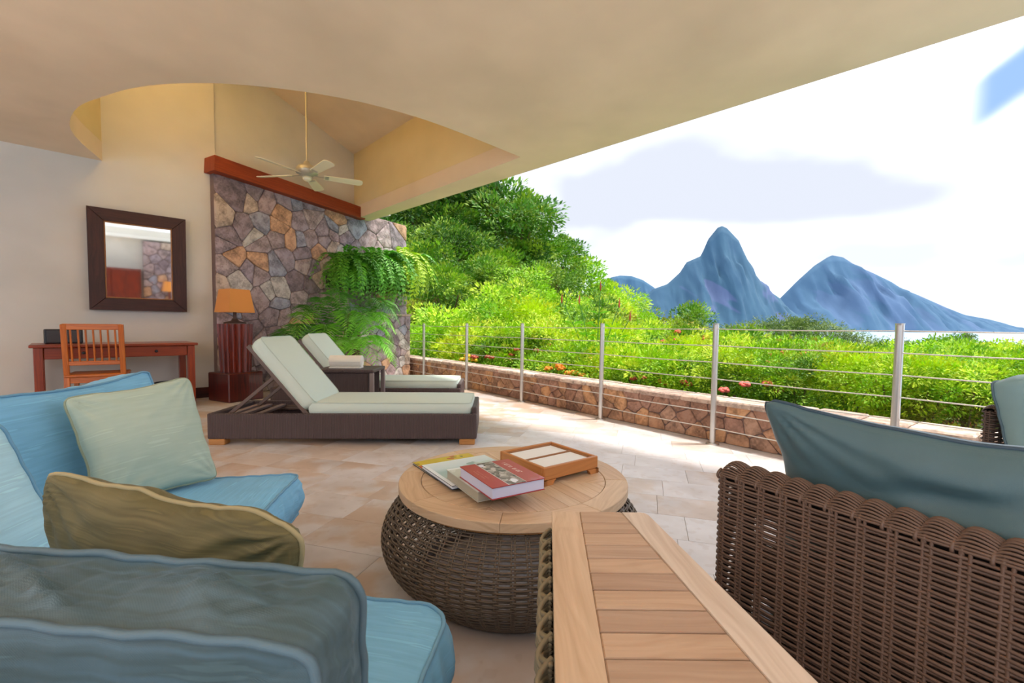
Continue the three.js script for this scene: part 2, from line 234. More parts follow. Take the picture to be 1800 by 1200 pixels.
function stones(parent, w, h, size, asp, mats, seed, o = {}) {
  const R = rng(seed), seeds = [], nx = Math.max(1, Math.round(w / (size * asp))), ny = Math.max(1, Math.round(h / size)), jit = o.jit ?? 0.85;
  for (let j = 0; j < ny; j++) for (let i = 0; i < nx; i++) { if (R() < (o.drop ?? 0.1)) continue; seeds.push([(i + 0.5 + (j % 2 ? 0.25 : -0.25) + (R() - 0.5) * jit) * w / nx, (j + 0.5 + (R() - 0.5) * jit) * h / ny]); }
  voronoi(w, h, seeds).forEach((poly, k) => { if (poly.length < 3) return; const m = part('stone', stoneGeo(poly, o.gap ?? 0.011, (o.depth ?? 0.03) * (0.75 + R() * 0.6), R), mats[Math.floor(R() * mats.length)], parent); m.position.set(o.x ?? 0, o.y ?? 0, o.z ?? 0); });
}

// ------------------------------------------------------------------ the setting
const N45 = Math.SQRT1_2;
const railP = [1.749, -3.91], railU = [-0.6046, -0.7966], railO = [0.7966, -0.6046];       // along (towards the far end) and outward
const rail = (s, o = 0) => [railP[0] + railU[0] * s + railO[0] * o, railP[1] + railU[1] * s + railO[1] * o];
const stB = [-4.01, -6.18], stE = [0.51, -0.8602], stN = [0.8602, 0.51], stTurn = Math.atan2(0.8602, 0.51);  // rubble wall: start, along, facing
const st = (s, o = 0) => [stB[0] + stE[0] * s + stN[0] * o, stB[1] + stE[1] * s + stN[1] * o];

// floor slab with limestone tiles laid in it
const floorPoly = [[-9.3, -1.01], [-2.62, -9.85], rail(7.3, 0.16), rail(-8.2, 0.16), [5.5, 5.5], [-3, 5.4]];
const floor = struct('floor', slab(floorPoly, -0.25, -0.006), M.grout);
{
  const R = rng(5), u = [0.9588, 0.284], v = [-0.284, 0.9588], rs = 0.284, list = [], far = [];
  const clip = (poly) => { let p = poly; floorPoly.forEach((a, i) => { const b = floorPoly[(i + 1) % floorPoly.length]; if (p.length > 2) p = clipPoly(p, a, b, true); }); return p; };
  for (let j = -38; j < 12; j++) { let s = -9 + R() * 0.4; while (s < 8) { const l = 0.36 + R() * 0.16, v0 = j * rs + 0.02, g = 0.0009, c = [[s + g, v0 + g], [s + l - g, v0 + g], [s + l - g, v0 + rs - g], [s + g, v0 + rs - g]].map(([a, b]) => [u[0] * a + v[0] * b, u[1] * a + v[1] * b]); s += l;
    const p = clip(c); if (p.length < 3) continue; const cx = p.reduce((q, r) => q + r[0], 0) / p.length, cz = p.reduce((q, r) => q + r[1], 0) / p.length, inView = cz < -0.75 && Math.abs(cx) < -cz * 1.2 + 0.2;
    const stain = fbm(cx * 1.1 + 40, cz * 1.1 + 40, 2, 3) + 0.16 * (1 - 2 * sstep(-0.9, 0.7, cx)) + (R() - 0.5) * 0.14, m = clamp(Math.floor(stain > 0.56 ? 2 + R() * 2 : stain > 0.42 ? R() * 2 : 4 + R() * 2), 0, 5);
    const geo = prism(p, -0.02, (R() - 0.5) * 0.0005, 0.0007, [R() * 9, R() * 9], Math.floor(R() * 4) * 1.5708); (inView ? list : far).push([Math.hypot(cx, cz), geo, m, cz]); } }
  list.sort((a, b) => a[0] - b[0]); list.splice(300).forEach((t) => far.push(t));
  list.forEach(([, geo, m]) => part('tile', geo, M.tiles[m], floor));
  part('tile_field', merge(far.map((t) => t[1])), M.tiles[0], floor, null, 'stuff');
}
// ceiling with the teardrop opening, its edge towards the view
const cut = [[-4.849, -5.465], [-4.55, -4.86], [-4.297, -4.50], [-3.889, -4.145], [-3.473, -3.936], [-2.997, -3.763], [-2.437, -3.70], [-1.868, -3.78], [-1.366, -3.955], [-0.902, -4.244], [-0.478, -4.63], [0.074, -5.207]];
const cutPts = new THREE.SplineCurve(cut.map((p) => new THREE.Vector2(...p))).getPoints(60).map((p) => [p.x, p.y]);
struct('ceiling', slab([...cutPts, [-2.879, -8.324], [-2.70, -8.50], [3.4, -2.51], [3.4, 1.5], [-7.2, 1.5], [-9.6, -0.71]], 2.9, 3.12), M.ceiling);  // roof cut back out of view to let more daylight in
{ // lining of the opening, the parapet on its straight side, the raised sloping ceiling
  const inn = cutPts, out = cutPts.map((p, i) => { const a = cutPts[Math.max(0, i - 1)], b = cutPts[Math.min(cutPts.length - 1, i + 1)], dx = b[0] - a[0], dz = b[1] - a[1], l = Math.hypot(dx, dz); return [p[0] - dz / l * 0.12, p[1] + dx / l * 0.12]; });
  struct('wall_shaft', slab([...inn, ...out.reverse()], 3.121, 6.6), M.shaft);
  const a = [0.074, -5.207], b = [-2.879, -8.324], o = [0.3, -0.285];
  struct('wall_parapet', slab([a, [a[0] + o[0] * 0.6, a[1] + o[1] * 0.6], [b[0] + o[0] * 0.6, b[1] + o[1] * 0.6], b], 3.121, 4.4), M.shaft);
  const u = [-0.688, -0.726], n = [-0.726, 0.688], P = (s, d) => [a[0] + u[0] * s + n[0] * d, a[1] + u[1] * s + n[1] * d], g = slab([P(-1.5, -0.6), P(5.2, -0.6), P(5.2, 6), P(-1.5, 6)], 0, 0.2), p = g.attributes.position;
  for (let i = 0; i < p.count; i++) { const d = (p.getX(i) - a[0]) * n[0] + (p.getZ(i) - a[1]) * n[1]; p.setY(i, p.getY(i) + 4.05 + 0.3 * d); }
  g.computeVertexNormals(); struct('ceiling_raised', g, M.ceiling);
}
// left wall (desk and mirror), one plane from floor to the raised ceiling
{
  const A = [-9.5, -0.81], B = [-4.04, -6.27], t = 0.3 * N45;
  struct('wall_left', slab([A, B, [B[0] - t - 0.1, B[1] - t + 0.1], [A[0] - t, A[1] - t]], -0.1, 6.4), M.wall);
  const L = Math.hypot(B[0] - A[0], B[1] - A[1]), g = box(L - 0.05, 0.14, 0.02, 0, 0.07, 0); g.applyMatrix4(new THREE.Matrix4().makeRotationY(Math.PI / 4).setPosition((A[0] + B[0]) / 2 + 0.011, 0, (A[1] + B[1]) / 2 + 0.011));
  struct('baseboard_left', g, M.darkWood);
}
// rubble stone wall, beam, plaster above
{
  const w = struct('wall_back', box(3.62, 3.02, 0.4, 1.81, 1.5, -0.2), M.mortar); w.position.set(stB[0], 0, stB[1]); w.rotation.y = stTurn;
  stones(w, 3.62, 3.0, 0.235, 1.0, M.stones, 23, { depth: 0.022, gap: 0.0035, jit: 1.05, drop: 0.12 });
  const p = st(0.0, -0.2); const up = struct('wall_upper', box(3.3, 3.2, 0.3, 1.65, 4.75, -0.25), M.wall); up.position.set(stB[0], 0, stB[1]); up.rotation.y = stTurn;
  const a = st(-0.06, 0.0), b = st(2.45, 0.0); struct('trim_beam', beamBox(V(a[0], 3.105, a[1]), V(b[0], 2.975, b[1]), 0.3, 0.2, 0.006), M.beam);
  // planter pier beside the railing
  const pier = struct('wall_pier', box(1.22, 1.18, 0.4, 0, 0.59, 0), M.mortar), c = st(2.74, 0.15); pier.position.set(c[0], 0, c[1]); pier.rotation.y = stTurn;
  stones(pier, 1.22, 1.2, 0.2, 1.0, M.stones, 33, { x: -0.61, y: 0, z: 0.2, depth: 0.02, gap: 0.0035 });
  const cap = part('coping_slab', box(1.26, 0.04, 0.46, 0, 1.2, 0.01, 'x', 0.01), M.coping[1], pier);
}
// low parapet wall of coursed stone with a rough coping
{
  const s0 = 7.25, L = 15.2, w = struct('wall_terrace', box(L, 0.34, 0.24, L / 2, 0.17, -0.12), M.mortar), p = rail(s0, 0.12), th = Math.atan2(-0.7966, 0.6046); w.position.set(p[0], 0, p[1]); w.rotation.y = th;
  stones(w, L, 0.335, 0.125, 1.6, M.brownStones, 44, { depth: 0.016, jit: 0.6, gap: 0.004, drop: 0.14 });
  const R = rng(9); let x = 0; while (x < L) { const l = 0.24 + R() * 0.3, d = 0.29 + R() * 0.03, g = box(l - 0.012, 0.05, d, x + l / 2, 0.348 + R() * 0.008, -0.115 + (R() - 0.5) * 0.012, 'x', 0.012); part('coping_stone', g, M.coping[Math.floor(R() * 3)], w); x += l; }
}
// railing: steel posts and seven cables
{
  const t = thing('cable_railing', 'stainless steel cable railing along the terrace edge in front of the low stone wall', 'railing', [0, 0, 0]);
  const ss = [7.02, 5.57, 4.07, 2.67, 1.28, 0, -1.23, -2.6, -4.0, -5.4, -6.8];
  for (const s of ss) { const [x, z] = rail(s); const post = part('post', merge([new THREE.CylinderGeometry(0.024, 0.024, 1.035, 16).translate(x, 0.5175, z), new THREE.CylinderGeometry(0.026, 0.024, 0.012, 16).translate(x, 1.04, z)]), M.steel, t); part('base_flange', new THREE.CylinderGeometry(0.05, 0.055, 0.012, 20).translate(x, 0.006, z), M.steel, post); }
  for (let k = 0; k < 7; k++) { const y = 0.14 + k * 0.143; const pts = []; for (let i = 0; i < ss.length - 1; i++) for (let j = 0; j < 6; j++) { const s = lerp(ss[i], ss[i + 1], j / 6), q = rail(s); pts.push(V(q[0], y - 0.006 * Math.sin(j / 6 * Math.PI), q[1])); } const e = rail(ss[ss.length - 1]); pts.push(V(e[0], y, e[1])); part('cable', new Buf().tube(pts, 0.0045, 6).geo(), M.cable, t); }
}

// ------------------------------------------------------------------ desk corner
{ // mirror, hung leaning slightly forward
  const t = thing('wall_mirror', 'square wall mirror in a wide dark wood frame hanging above the desk', 'mirror', [-4.63 + 0.03, 1.15, -5.68 + 0.03], Math.PI / 4), W = 0.935, H = 1.185, f = 0.145;
  const tilt = new THREE.Matrix4().makeRotationX(THREE.MathUtils.degToRad(2.6)), tl = (g) => g.applyMatrix4(tilt);
  for (const [k, g] of [[0, [[-W / 2, 0], [W / 2, 0], [W / 2 - f, f], [-W / 2 + f, f]]], [1, [[-W / 2, H], [-W / 2 + f, H - f], [W / 2 - f, H - f], [W / 2, H]]], [2, [[-W / 2, 0], [-W / 2 + f, f], [-W / 2 + f, H - f], [-W / 2, H]]], [3, [[W / 2, 0], [W / 2, H], [W / 2 - f, H - f], [W / 2 - f, f]]]]) {
    const e = new THREE.ExtrudeGeometry(new THREE.Shape(g.map((q) => new THREE.Vector2(...q))), { depth: 0.03, bevelEnabled: true, bevelThickness: 0.006, bevelSize: 0.004, bevelSegments: 1, bevelOffset: -0.004 }); part('frame_rail', tl(metreUV(e, k < 2 ? 'x' : 'y', k)), M.mirrorWood, t);
  }
  part('glass', tl(box(W - 2 * f + 0.02, H - 2 * f + 0.02, 0.006, 0, H / 2, 0.012, 'x', 0.001)), M.mirror, t);
  const sl = []; for (const s of [-1, 1]) { sl.push(box(0.014, H - 2 * f, 0.022, s * (W / 2 - f - 0.006), H / 2, 0.022), box(W - 2 * f, 0.014, 0.022, 0, s * (H / 2 - f - 0.006) + H / 2, 0.022)); } part('inner_slip', tl(merge(sl)), M.giltWood, t);
}
{ // desk
  const t = thing('writing_desk', 'reddish brown wooden writing desk with two drawers against the plaster wall', 'desk', [-4.50, 0, -5.20], Math.PI / 4), W = 1.36, D = 0.64, H = 0.77;
  part('desktop', box(W + 0.04, 0.03, D + 0.03, 0, H - 0.015, 0, 'x', 0.006), M.deskWood, t);
  for (const sx of [-1, 1]) for (const sz of [-1, 1]) part('leg', box(0.07, H - 0.03, 0.07, sx * (W / 2 - 0.045), (H - 0.03) / 2, sz * (D / 2 - 0.045), 'y', 0.004), M.deskWood, t);
  part('apron', merge([box(W - 0.16, 0.13, 0.02, 0, H - 0.095, -D / 2 + 0.04), box(0.02, 0.13, D - 0.16, -W / 2 + 0.045, H - 0.095, 0, 'z'), box(0.02, 0.13, D - 0.16, W / 2 - 0.045, H - 0.095, 0, 'z'), box(W - 0.16, 0.11, 0.012, 0, H - 0.095, D / 2 - 0.055)]), M.deskWood, t);
  for (const sx of [-1, 1]) { const d = part('drawer', box(0.585, 0.115, 0.022, sx * 0.303, H - 0.09, D / 2 - 0.036, 'x', 0.004), M.deskWood, t); part('knob', new THREE.SphereGeometry(0.016, 12, 8).translate(sx * 0.303, H - 0.09, D / 2 - 0.012), M.black, d); }
}
{ // chair with a slatted back turned to the terrace
  const t = thing('slat_back_chair', 'orange brown wooden chair with vertical back slats pushed up to the desk', 'chair', [-4.42, 0, -4.86], 0.60);
  const W = 0.48, rake = 0.09, bz = (y) => 0.2 + Math.max(0, y - 0.45) / 0.53 * rake;
  for (const s of [-1, 1]) { part('rear_post', merge([beamBox(V(s * (W / 2 - 0.022), 0, 0.22), V(s * (W / 2 - 0.022), 0.46, 0.2), 0.045, 0.04), beamBox(V(s * (W / 2 - 0.022), 0.45, 0.2), V(s * (W / 2 - 0.022), 0.98, bz(0.98)), 0.045, 0.04)]), M.orangeWood, t); part('leg', box(0.04, 0.44, 0.04, s * (W / 2 - 0.025), 0.22, -0.2, 'y'), M.orangeWood, t); }
  part('top_rail', box(W - 0.02, 0.06, 0.026, 0, 0.955, bz(0.955), 'x', 0.006), M.orangeWood, t);
  part('lower_rail', box(W - 0.07, 0.045, 0.026, 0, 0.585, bz(0.585), 'x', 0.005), M.orangeWood, t);
  for (let k = 0; k < 7; k++) { const x = (k - 3) * 0.0565; part('back_slat', beamBox(V(x, 0.6, bz(0.6)), V(x, 0.935, bz(0.935)), 0.014, 0.028, 0.003), M.orangeWood, t); }
  part('seat', box(W, 0.03, 0.46, 0, 0.455, 0, 'x', 0.008), M.orangeWood, t);
  part('seat_rail', merge([box(W - 0.08, 0.06, 0.02, 0, 0.41, -0.2), box(W - 0.08, 0.06, 0.02, 0, 0.41, 0.2), box(0.02, 0.06, 0.36, -W / 2 + 0.03, 0.41, 0, 'z'), box(0.02, 0.06, 0.36, W / 2 - 0.03, 0.41, 0, 'z')]), M.orangeWood, t);
  part('stretcher', merge([box(0.02, 0.03, 0.4, -W / 2 + 0.025, 0.2, 0, 'z'), box(0.02, 0.03, 0.4, W / 2 - 0.025, 0.2, 0, 'z')]), M.orangeWood, t);
}
{ const t = thing('folder_stand', 'black upright folder case standing on the left end of the desk', 'folder', [-4.86, 0.77, -4.93], Math.PI / 4 + 0.15);
  part('case', box(0.30, 0.155, 0.07, 0, 0.0775, 0, 'x', 0.008), M.black, t); part('front_panel', box(0.27, 0.125, 0.006, 0, 0.078, 0.037, 'x', 0.002), mat({ color: srgb(66, 66, 70), roughness: 0.4 }), t); }
{ const t = thing('waste_bin', 'small black waste bin on the floor under the desk', 'bin', [-4.02, 0, -5.30], 0);
  part('bin_body', new THREE.LatheGeometry([[0.09, 0], [0.105, 0.01], [0.125, 0.30], [0.131, 0.31], [0.122, 0.31], [0.1, 0.02], [0, 0.02]].map((q) => new THREE.Vector2(...q)), 28), M.black, t); part('rim', new THREE.TorusGeometry(0.128, 0.006, 8, 28).rotateX(Math.PI / 2).translate(0, 0.31, 0), M.black, t); }
{ // lamp on a fluted wooden column
  const t = thing('pedestal_lamp', 'lamp with a square orange shade on a fluted reddish wood column and cube base', 'lamp', [-3.65, 0, -6.0], 1.08);
  part('cube_base', box(0.46, 0.37, 0.46, 0, 0.185, 0, 'y', 0.012), mat({ color: srgb(150, 84, 54), map: redT, roughness: 0.35, clearcoat: 0.4 }), t);
  const N = 180, fl = 18, pts = []; for (let i = 0; i < N; i++) { const a = i / N * 6.28318, r = 0.2 - 0.03 * Math.abs(Math.sin(a * fl / 2)) ** 0.7; pts.push([Math.cos(a) * r, Math.sin(a) * r]); }
  const colG = slab(pts, 0.37, 1.0), cp = colG.attributes.position; for (let i = 0; i < cp.count; i++) { const k = 0.9 + 0.13 * (cp.getY(i) - 0.37) / 0.63; cp.setX(i, cp.getX(i) * k); cp.setZ(i, cp.getZ(i) * k); } colG.computeVertexNormals(); part('fluted_column', metreUV(colG, 'y'), M.redWood, t);
  part('neck', new THREE.LatheGeometry([[0.13, 1.0], [0.13, 1.02], [0.05, 1.04], [0.022, 1.08], [0.018, 1.2], [0, 1.2]].map((q) => new THREE.Vector2(...q)), 24), mat({ color: srgb(90, 70, 62), roughness: 0.5, metalness: 0.4 }), t);
  const A = 0.168, B = 0.128, y0 = 1.15, y1 = 1.45; const sh = [];
  for (let k = 0; k < 4; k++) { const c = (r, y, q) => { const a = q * Math.PI / 2 + Math.PI / 4; return V(Math.cos(a) * r * Math.SQRT2, y, Math.sin(a) * r * Math.SQRT2); }; const g = new ConvexGeometry([c(A, y0, k), c(A, y0, k + 1), c(B, y1, k), c(B, y1, k + 1), ...[c(A - 0.004, y0, k), c(A - 0.004, y0, k + 1), c(B - 0.004, y1, k), c(B - 0.004, y1, k + 1)]]); sh.push(metreUV(g)); }
  part('lamp_shade', merge(sh), M.shade, t);
  part('shade_frame', merge([bar(V(-B, y1 - 0.01, 0), V(B, y1 - 0.01, 0), 0.003), bar(V(0, y1 - 0.01, -B), V(0, y1 - 0.01, B), 0.003), bar(V(0, 1.18, 0), V(0, y1 - 0.01, 0), 0.004)]), M.fanMetal, t);
}
{ // ceiling fan on a long rod
  const hx = -2.62, hz = -5.87, hy = 2.9, top = 4.05 + 0.3 * ((hx - 0.074) * -0.726 + (hz + 5.207) * 0.688);
  const t = thing('ceiling_fan', 'cream five-blade ceiling fan hanging on a long rod from the raised ceiling', 'ceiling fan', [hx, hy, hz]);
  part('down_rod', new THREE.CylinderGeometry(0.012, 0.012, top - hy - 0.1, 12).translate(0, (top - hy + 0.1) / 2, 0), M.fanMetal, t);
  part('ceiling_cup', new THREE.LatheGeometry([[0.012, -0.1], [0.05, -0.08], [0.065, 0], [0, 0]].map((q) => new THREE.Vector2(q[0], q[1] + top - hy)), 24), M.fanMetal, t);
  part('motor', new THREE.LatheGeometry([[0, -0.03], [0.06, -0.03], [0.09, -0.005], [0.13, 0.01], [0.135, 0.06], [0.1, 0.1], [0.05, 0.115], [0.03, 0.16], [0.012, 0.17]].map((q) => new THREE.Vector2(...q)), 36), M.fanMetal, t);
  part('switch_cap', new THREE.LatheGeometry([[0, -0.085], [0.035, -0.08], [0.05, -0.06], [0.055, -0.03], [0, -0.03]].map((q) => new THREE.Vector2(...q)), 24), M.fan, t);
  for (let k = 0; k < 5; k++) { const a = THREE.MathUtils.degToRad(100 + 72 * k); const sh = new THREE.Shape(); sh.moveTo(0.2, -0.05); sh.lineTo(0.62, -0.068); sh.quadraticCurveTo(0.68, -0.066, 0.68, 0); sh.quadraticCurveTo(0.68, 0.066, 0.62, 0.068); sh.lineTo(0.2, 0.05); sh.closePath();
    const g = new THREE.ExtrudeGeometry(sh, { depth: 0.008, bevelEnabled: false }); g.rotateX(-Math.PI / 2 - 0.22); g.translate(0, -0.012, 0); g.rotateY(a); const b = part('blade', g, M.fan, t); const ir = merge([box(0.14, 0.006, 0.03, 0.16, -0.008, 0), box(0.05, 0.006, 0.08, 0.235, -0.01, 0).rotateX(-0.22)]); ir.rotateY(a); part('blade_bracket', ir, M.fanMetal, b); }
}

// ------------------------------------------------------------------ cushions
// sq in [-1,1]^2 -> rounded outline with sagging sides; returns a function placing (x, z, level) on the cushion
function cushionParts(w, h, d, o = {}) {
  const { rc = 0.05, crown = 0.03, sag = 0, bulge = 0.02, n = 36, m = 10, wr = 0.006, pucker = 0.003, seed = 1, pipe = 0.0042 } = o, R = seed * 7.3;
  const edge = (x, z) => { const mx = Math.max(Math.abs(x), Math.abs(z)) || 1e-6, ex = x / mx, ez = z / mx; let px = ex * w / 2, pz = ez * d / 2; const ix = w / 2 - rc, iz = d / 2 - rc, qx = clamp(px, -ix, ix), qz = clamp(pz, -iz, iz), dx = px - qx, dz = pz - qz, l = Math.hypot(dx, dz); if (l > 1e-6) { px = qx + dx / l * rc; pz = qz + dz / l * rc; }
    const tx = Math.abs(ex) >= 1 ? ez : ex; const s = sag * (1 - tx * tx) ; if (Math.abs(ex) >= 1 && Math.abs(ez) < 1) px -= Math.sign(px) * s; else if (Math.abs(ez) >= 1 && Math.abs(ex) < 1) pz -= Math.sign(pz) * s; return [px * mx, pz * mx]; };
  const W = (x, y, z) => (fbm(x * 5 + R, z * 5 + R, y * 3 + 0.37, 4) - 0.5) * wr * 2 + (o.fold ? o.fold(x, y, z) : 0);
  const face = (x, z, s) => { const [px, pz] = edge(x, z), q = Math.pow((1 - x * x) * (1 - z * z), 0.55), rim = Math.pow(Math.max(Math.abs(x), Math.abs(z)), 10); const pk = pucker * Math.sin((Math.abs(x) > Math.abs(z) ? pz : px) * 95 + R + 2 * fbm(px * 9 + R, pz * 9, 1, 2)) * Math.pow(Math.max(Math.abs(x), Math.abs(z)), 5) * (1 - rim * 0.6); const y = s * (h / 2 + crown * q + pk) + W(px, s, pz) * (0.4 + 0.6 * (1 - rim)); return V(px + W(pz + 3, s, px) * rim, y, pz + W(px + 9, s, pz) * rim); };
  const loop = []; for (const [a, b] of [[[-1, 1], [1, 1]], [[1, 1], [1, -1]], [[1, -1], [-1, -1]], [[-1, -1], [-1, 1]]]) for (let i = 0; i < n; i++) loop.push([lerp(a[0], b[0], i / n), lerp(a[1], b[1], i / n)]);
  const P = [], U = [], I = [], add = (v, u) => { P.push(v.x, v.y, v.z); U.push(u[0], u[1]); return P.length / 3 - 1; };
  for (const s of [1, -1]) { const b = P.length / 3; for (let j = 0; j <= n; j++) for (let i = 0; i <= n; i++) { const v = face(i / n * 2 - 1, j / n * 2 - 1, s); add(v, [v.x, v.z]); } for (let j = 0; j < n; j++) for (let i = 0; i < n; i++) { const a = b + j * (n + 1) + i, c = a + n + 1; s > 0 ? I.push(a, c, a + 1, a + 1, c, c + 1) : I.push(a, a + 1, c, a + 1, c + 1, c); } }
  const b = P.length / 3, L = loop.length; let per = 0;
  for (let j = 0; j <= m; j++) loop.forEach(([x, z], i) => { const t = j / m, A = face(x, z, 1), B = face(x, z, -1), v = A.clone().lerp(B, t), ou = Math.hypot(v.x, v.z) || 1, k = 4 * t * (1 - t), c = Math.min(1, Math.max(Math.abs(x), Math.abs(z))); const dirx = Math.abs(v.x) / (w / 2), dirz = Math.abs(v.z) / (d / 2), nx = Math.sign(v.x) * Math.pow(dirx, 6), nz = Math.sign(v.z) * Math.pow(dirz, 6), nl = Math.hypot(nx, nz) || 1;
    const along = (dirx > dirz ? v.z : v.x), pk = k * (bulge + (o.ridge ?? 0) * (Math.pow(1 - Math.abs(2 * fbm(along * 8 + t * 1.6 + R, t * 0.7, 3, 2) - 1), 4) - 0.45) * 0.9 + (o.gather ?? 0.002) * Math.sin(along * 160 + 5 * fbm(along * 14, t * 3 + R, 2, 2) * 3) + W(v.x, t, v.z) * 0.8); v.x += nx / nl * pk; v.z += nz / nl * pk; add(v, [i / L * 2 * (w + d), t * h]); });
  for (let j = 0; j < m; j++) for (let i = 0; i < L; i++) { const a = b + j * L + i, c = b + j * L + (i + 1) % L; I.push(a, a + L, c, c, a + L, c + L); }
  const g = new THREE.BufferGeometry(); g.setAttribute('position', new THREE.Float32BufferAttribute(P, 3)); g.setAttribute('uv', new THREE.Float32BufferAttribute(U, 2)); g.setIndex(I); g.computeVertexNormals();
  const pg = [1, -1].map((s) => new Buf().tube(loop.map(([x, z]) => { const v = face(x, z, s); v.y += s * pipe * 0.3; const l = Math.hypot(v.x, v.z); v.x *= 1 + pipe * 0.5 / l; v.z *= 1 + pipe * 0.5 / l; return v; }), pipe, 8, true).geo());
  return { body: g, pipes: pg };
}
function throwParts(w, d, T, o = {}) {                                // knife-edged pillow lying in x-z
  const { sag = 0.03, n = 48, wr = 0.008, seed = 1, pipe = 0.0042, rad = 0.02 } = o, R = seed * 5.1;
  const wave = o.wave ?? 0.006, edge = (x, z) => { let px = x * w / 2, pz = z * d / 2; pz += (fbm(px * 9 + R, 3.3, 1, 3) - 0.5) * wave * 3 * z; px += (fbm(pz * 9 + R, 7.7, 1, 3) - 0.5) * wave * 3 * x; px -= Math.sign(x) * Math.abs(x) * sag * (1 - z * z); pz -= Math.sign(z) * Math.abs(z) * sag * (1 - x * x); const c = Math.pow(Math.abs(x * z), 10) * rad; return [px - Math.sign(px) * c, pz - Math.sign(pz) * c]; };
  const face = (x, z, s) => { const [px, pz] = edge(x, z), q = Math.pow(Math.max(0, (1 - x * x) * (1 - z * z)), 0.42), rr = 1 - Math.max(Math.abs(x), Math.abs(z)); let f = 0; for (const [cx, cz] of [[1, 1], [-1, 1], [1, -1], [-1, -1]]) { const ax = cx - x, az = cz - z, r = Math.hypot(ax, az), an = Math.atan2(az * cz, ax * cx); f += Math.sin(an * 17 + cx * 2 + cz + R) * Math.exp(-r * 2.6) * Math.min(1, r * 4); }
    const y = T / 2 * q * s + s * Math.min(1, rr * 7) * (f * wr * 0.8 + (fbm(px * 8 + R, pz * 8, s, 4) - 0.5) * wr * 2.4 + (o.fold ? o.fold(x, z, s) : 0)) + (fbm(px * 4 + R, pz * 4, 9, 2) - 0.5) * wr * 1.6; return V(px, y, pz); };
  const P = [], U = [], I = [], gs = [];
  for (const s of [1, -1]) { const b = P.length / 3; for (let j = 0; j <= n; j++) for (let i = 0; i <= n; i++) { const e = (t) => Math.sin(t * Math.PI / 2) * 0.6 + t * 0.4, v = face(e(i / n * 2 - 1), e(j / n * 2 - 1), s); P.push(v.x, v.y, v.z); U.push(v.x, v.z); } for (let j = 0; j < n; j++) for (let i = 0; i < n; i++) { const a = b + j * (n + 1) + i, c = a + n + 1; s > 0 ? I.push(a, c, a + 1, a + 1, c, c + 1) : I.push(a, a + 1, c, a + 1, c + 1, c); } }
  const g = new THREE.BufferGeometry(); g.setAttribute('position', new THREE.Float32BufferAttribute(P, 3)); g.setAttribute('uv', new THREE.Float32BufferAttribute(U, 2)); g.setIndex(I); g.computeVertexNormals();
  const loop = []; for (const [a, b] of [[[-1, 1], [1, 1]], [[1, 1], [1, -1]], [[1, -1], [-1, -1]], [[-1, -1], [-1, 1]]]) for (let i = 0; i < 30; i++) loop.push(face(lerp(a[0], b[0], i / 30), lerp(a[1], b[1], i / 30), 1));
  return { body: g, pipes: [new Buf().tube(loop, pipe, 8, true).geo()] };
}
// lay a cushion: centre, its x direction, its up-the-face direction (-z of the cushion); y of the cushion looks out of its front
function cushion(name, label, category, parts, m, mp, centre, right, up, group) {
  const x = V(...right).normalize(), u = V(...up), z = u.addScaledVector(x, -u.dot(x)).normalize().negate(), y = z.clone().cross(x), t = thing(name, label, category, [0, 0, 0], 0, group);
  t.applyMatrix4(new THREE.Matrix4().makeBasis(x, y, z).setPosition(...centre)); part('cover', parts.body, m, t); parts.pipes.forEach((g) => part('piping', g, mp, t)); return t;
}

